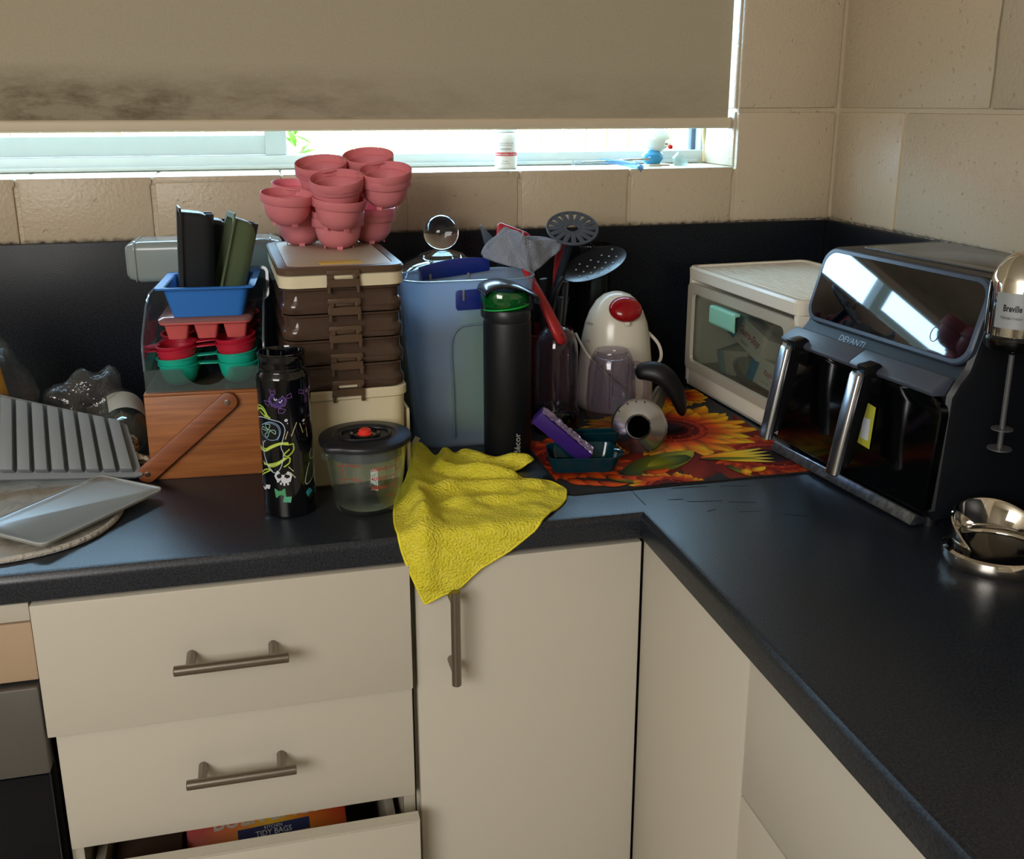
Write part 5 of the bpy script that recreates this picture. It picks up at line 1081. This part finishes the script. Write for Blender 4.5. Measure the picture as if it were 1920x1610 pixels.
for z, r_ in ((.147, .0115), (.124, .0130)): M().lathe([(0, z), (r_*.4, z+.001), (r_, z+.0006), (r_, z-.0008), (r_*.4, z-.001), (0, z-.0014)], 28).build('spindle_disc', P('disc_grey', '#6d6e70', .35, .6), mk)
M().loft([ring(rrect(.030, .026, .02, 6, .100, -.01), .012), ring(rrect(.026, .024, .02, 6, .100, -.01), .12), ring(rrect(.028, .030, .02, 6, .095, -.01), .25), ring(rrect(.022, .025, .018, 6, .085, -.01), .315)]).build('column', P('mixer_black', '#08090b', .2), mk)
M().loft([[(x, y, z) for y, z in rrect(.022, .045, .02, 6, -.005, .280)] for x in (.015, .09)]).build('head_bridge', P('bridge_black', '#08090b', .2), mk)
# chrome base with raised cup ring
bsx, bsy = -.006, -.026
def egg(s, z, ox=0, oy=0):
    o = []
    for i in range(72):
        a = 2*PI*i/72; r = .0565+.006*math.cos(a-rad(200)); o.append((bsx+ox+s*r*math.cos(a), bsy+oy+s*r*.93*math.sin(a), z))
    return o
M().loft([egg(.97, 0), egg(1.0, .003), egg(1.02, .010), egg(1.0, .0165), egg(.94, .0185), egg(.90, .0175), egg(.88, .0145)]).build('chrome_base', CHROME, mk, ang=50)
M().loft([egg(.875, .0146), egg(.87, .0152)]).build('black_plate', P('plate_black', '#040405', .1), mk)
m = M(); secs = []
for i in range(49):
    a = rad(-18+216*i/48); t = math.sin(PI*i/48); h = .004+.034*t**.8; r = .050
    c, s = math.cos(a), math.sin(a); base = .0155
    secs.append([(bsx+.004+(r+d)*c, bsy+.004+(r+d)*.9*s, base+z) for d, z in ((-.0025, 0), (.0010, 0), (.0020+.004*t, h), (.0002+.004*t, h+.0012), (-.0018+.003*t, h-.001))])
m.loft(secs); m.build('cup_ring', CHROME, mk, ang=50)
M().box(bsx+.045, .135, -.05, .03, 0, .014).build('rear_base', P('rear_black', '#08090b', .2), mk, bevel=.004)

# ================================================================== yellow cloth over the bench edge
YO = [(-.838, -.318), (-.822, -.326), (-.808, -.350), (-.795, -.347), (-.772, -.352), (-.745, -.360), (-.722, -.372), (-.686, -.398), (-.689, -.412), (-.712, -.420), (-.730, -.436), (-.724, -.452), (-.706, -.458), (-.674, -.490), (-.667, -.505), (-.676, -.540), (-.700, -.570), (-.735, -.606), (-.768, -.634), (-.802, -.656), (-.828, -.682), (-.850, -.692), (-.870, -.702), (-.873, -.698), (-.884, -.664), (-.893, -.634), (-.900, -.600), (-.900, -.560), (-.893, -.510), (-.880, -.462), (-.866, -.435), (-.856, -.400), (-.848, -.360)]
YO = smoothpts(YO, 2, True)
def seg_d(p, pts):
    b = 9
    for i in range(len(pts)-1):
        a = Vector(pts[i]); c = Vector(pts[i+1]); t = max(0, min(1, (Vector(p)-a).dot(c-a)/(c-a).length_squared)); b = min(b, (a+(c-a)*t-Vector(p)).length)
    return b
F1 = [(-.835, -.325), (-.850, -.400), (-.862, -.470), (-.862, -.540), (-.870, -.600), (-.868, -.66)]
F2 = [(-.800, -.350), (-.815, -.400), (-.790, -.420), (-.750, -.440), (-.725, -.455)]
F3 = [(-.845, -.480), (-.800, -.470), (-.750, -.480), (-.700, -.492)]
F4 = [(-.835, -.525), (-.790, -.520), (-.740, -.530), (-.690, -.520)]
F5 = [(-.772, -.350), (-.740, -.385), (-.692, -.402)]
def yfn(x, t):
    if t < -.6: t = -.6+(t+.6)*.84
    h = .0025
    h += .020*math.exp(-(seg_d((x, t), F1)/.013)**2)*(1 if t > -.60 else max(.35, 1+(t+.60)*8))
    h += .016*math.exp(-(seg_d((x, t), F2)/.010)**2)+.011*math.exp(-(seg_d((x, t), F3)/.012)**2)+.008*math.exp(-(seg_d((x, t), F4)/.010)**2)+.012*math.exp(-(seg_d((x, t), F5)/.011)**2)
    h += .004*math.sin((x+.3*t)*90)*math.sin(t*55+x*20)**2+.0022*noise.noise(Vector((x*45, t*45, 0)))
    h = max(h, .0018)
    if t < -.56 and t >= -.60: h = .0018+(h-.0018)*(.45+.55*(t+.60)/.04)
    if t < -.60: h = .0018+(h-.0018)*.45
    # wrap over the rounded front edge (radius ~9 mm)
    r = .009; s0 = -(.600-r)
    if t > s0: return (x, t, .9+h)
    arc = r*PI/2
    if t > s0-arc:
        a = (s0-t)/r; return (x, s0-(r+h)*math.sin(a), .9-r+(r+h)*math.cos(a))
    d = s0-arc-t; out = h+.0015*0+max(0, (.012 if d > .04 else .3*d))*0
    return (x, -.600-out, .9-r-d)
ym, yd = cloth(YO, .0042, yfn)
yc = thing('yellow_cloth', 'bright yellow microfibre cloth draped over the front edge of the bench', 'cloth')
YM = P('yellow_terry', '#f3e650', .9, bump=(330, 1.0, .0045), var=(60, '#e0d42c', .5))
ym.build('cloth_sheet', YM, yc, ang=180, solid=.0028)
M().tube([Vector(yfn(p.x, p.y)) for p in yd], .0021, 6, closed=True).build('hem', P('yellow_hem', '#f0e23a', .8, bump=(400, .8, .002)), yc, ang=180)
M().box(-.004, .004, -.0008, .0008, -.014, .014, TR((-.8415, -.3195, .9155), ry=rad(30))).build('care_tag', P('tag_white', '#cfd0c4', .7), yc)

# ================================================================== things on the sill
pl_ = thing('pill_bottle', 'white pill bottle with red-banded label on the window sill', 'bottle', (-.611, .058, SILL))
M().lathe([(0, 0), (.018, 0), (.0195, .002), (.0195, .058), (.018, .061), (.0155, .0625), (0, .0625)], 40).build('bottle_body', P('pill_white', '#dfe3e2', .35), pl_)
M().lathe([(0, .0627), (.0178, .0627), (.0185, .064), (.0185, .076), (.0175, .0775), (0, .0777)], 40).build('cap', P('cap_white', '#e8eceb', .35), pl_)
def wrapstrip(parent, name, z0, z1, a0, a1, mat, R=.0197):
    A = [rad(a0+(a1-a0)*i/20) for i in range(21)]; m = M(); m.add([(R*math.sin(a), -R*math.cos(a), z) for z in (z0, z1) for a in A], [(i, i+1, i+22, i+21) for i in range(20)]); return m.build(name, mat, parent)
wrapstrip(pl_, 'paper_label', .004, .052, -95, 95, P('label_white', '#e9ecea', .5)); wrapstrip(pl_, 'red_band', .0225, .0285, -80, 80, P('label_red', '#c3322c', .5), .0199)
for s, z, sz2, mt2, b in (('Levoxine', .0345, .0056, P('label_grey', '#3c4043', .5), 0), ('levoxine sodium 15 mcg', .0255, .0042, PRINTWHT, .02), ('TABLETS PLI BEFORE USE', .044, .0026, P('label_grey2', '#5b5f61', .5), 0), ('KEEP OUT OF REACH', .0405, .0026, P('label_grey3', '#5b5f61', .5), 0), ('30 tablets', .0135, .0028, P('label_grey4', '#5b5f61', .5), 0), ('store below 25C', .0095, .0026, P('label_grey5', '#5b5f61', .5), 0)):
    v, f = text2d(s, sz2, b); q_ = M(); q_.add([(.0201*math.sin(x/.0201-.25), -.0201*math.cos(x/.0201-.25), z+y) for x, y, zq in v], f); q_.build('lettering', mt2, pl_, flat=True)
og = thing('bird_ornament', 'white and blue glazed ornament with a red beak on the right of the sill', 'ornament', (-.322, .072, SILL))
m = M(); m.sphere(1, 18, TR((-.008, 0, .0145))@Matrix.Diagonal((.021, .017, .0145, 1))); m.build('blue_body', P('blue_glaze', '#2f8fc4', .12, coat=.6), og, ang=60)
m = M(); m.sphere(1, 18, TR((0, .0, .047))@Matrix.Diagonal((.024, .019, .023, 1))); m.build('white_head', P('white_glaze', '#cfdad6', .15, coat=.5), og, ang=60)
M().loft([[(.006, -.016, .035), (.024, -.012, .037), (.020, -.014, .049), (.008, -.017, .047)], [(.014, -.024, .034), (.019, -.023, .035), (.018, -.023, .041), (.014, -.024, .040)]]).build('pale_muzzle', P('muzzle_cream', '#e3e0d2', .3), og, bevel=.002)
m = M(); m.sphere(.0045, 10, TR((.0165, -.0245, .0345))); m.build('red_beak', P('red_glaze', '#c8141c', .15), og)
M().box(.008, .016, -.022, -.018, .0385, .0405).build('dark_mouth', P('mouth_dark', '#232228', .4), og, bevel=.0008)
M().box(-.020, .022, -.014, .012, 0, .0035).build('ornament_base', P('base_cream', '#d8d4c0', .4), og, bevel=.0015)
sc_ = thing('clear_scoop', 'small clear plastic scoop leaning beside the blue and white ornament', 'scoop', (-.292, .066, SILL))
M().lathe([(.003, 0), (.013, .006), (.0145, .020), (.0135, .020), (.0122, .0068), (.002, .0015)], 28, TR((.004, 0, .0), ry=rad(48))).build('scoop_cup', thin('scoop_plastic', '#dfe6e2', .35, .1, '#c9d2cc', .4), sc_)
pe = thing('kitchen_tongs', 'clear-handled kitchen tongs lying open on the sill left of the ornament', 'tongs', (-.425, .045, SILL+.001))
M().tube(smoothpts([(-.066, -.002, .006), (-.050, 0, .0065), (.0, .003, .007), (.045, .006, .009)], 4), [.0058]+[.0045]*11+[.004], 10, flat=1.4).build('clear_handle', CLEAR, pe)
M().tube([(-.05, 0, .0085), (.0, .003, .0095), (.05, .008, .010)], .0015, 8).build('metal_core', STEEL, pe)
M().tube(smoothpts([(-.01, .012, .010), (.015, -.005, .008), (.035, -.030, .004), (.048, -.046, -.002)], 5), [.003]*6+[.004]*5+[.0055]*5, 10, flat=1.6).build('blue_handle', thin('bluish_clear', '#bfdcf2', .3, .05, '#a8cfee', .4), pe)
M().lathe([(.0022, -.004), (.005, -.003), (.005, .003), (.0022, .004), (.0022, -.004)], 20, TR((.045, -.042, .0008), rx=rad(20))).build('hang_ring', CHROME, pe)
M().tube([(.01, .004, .009), (.05, .004, .012), (.08, .006, .012)], .0022, 8).build('jaw', STEEL, pe)
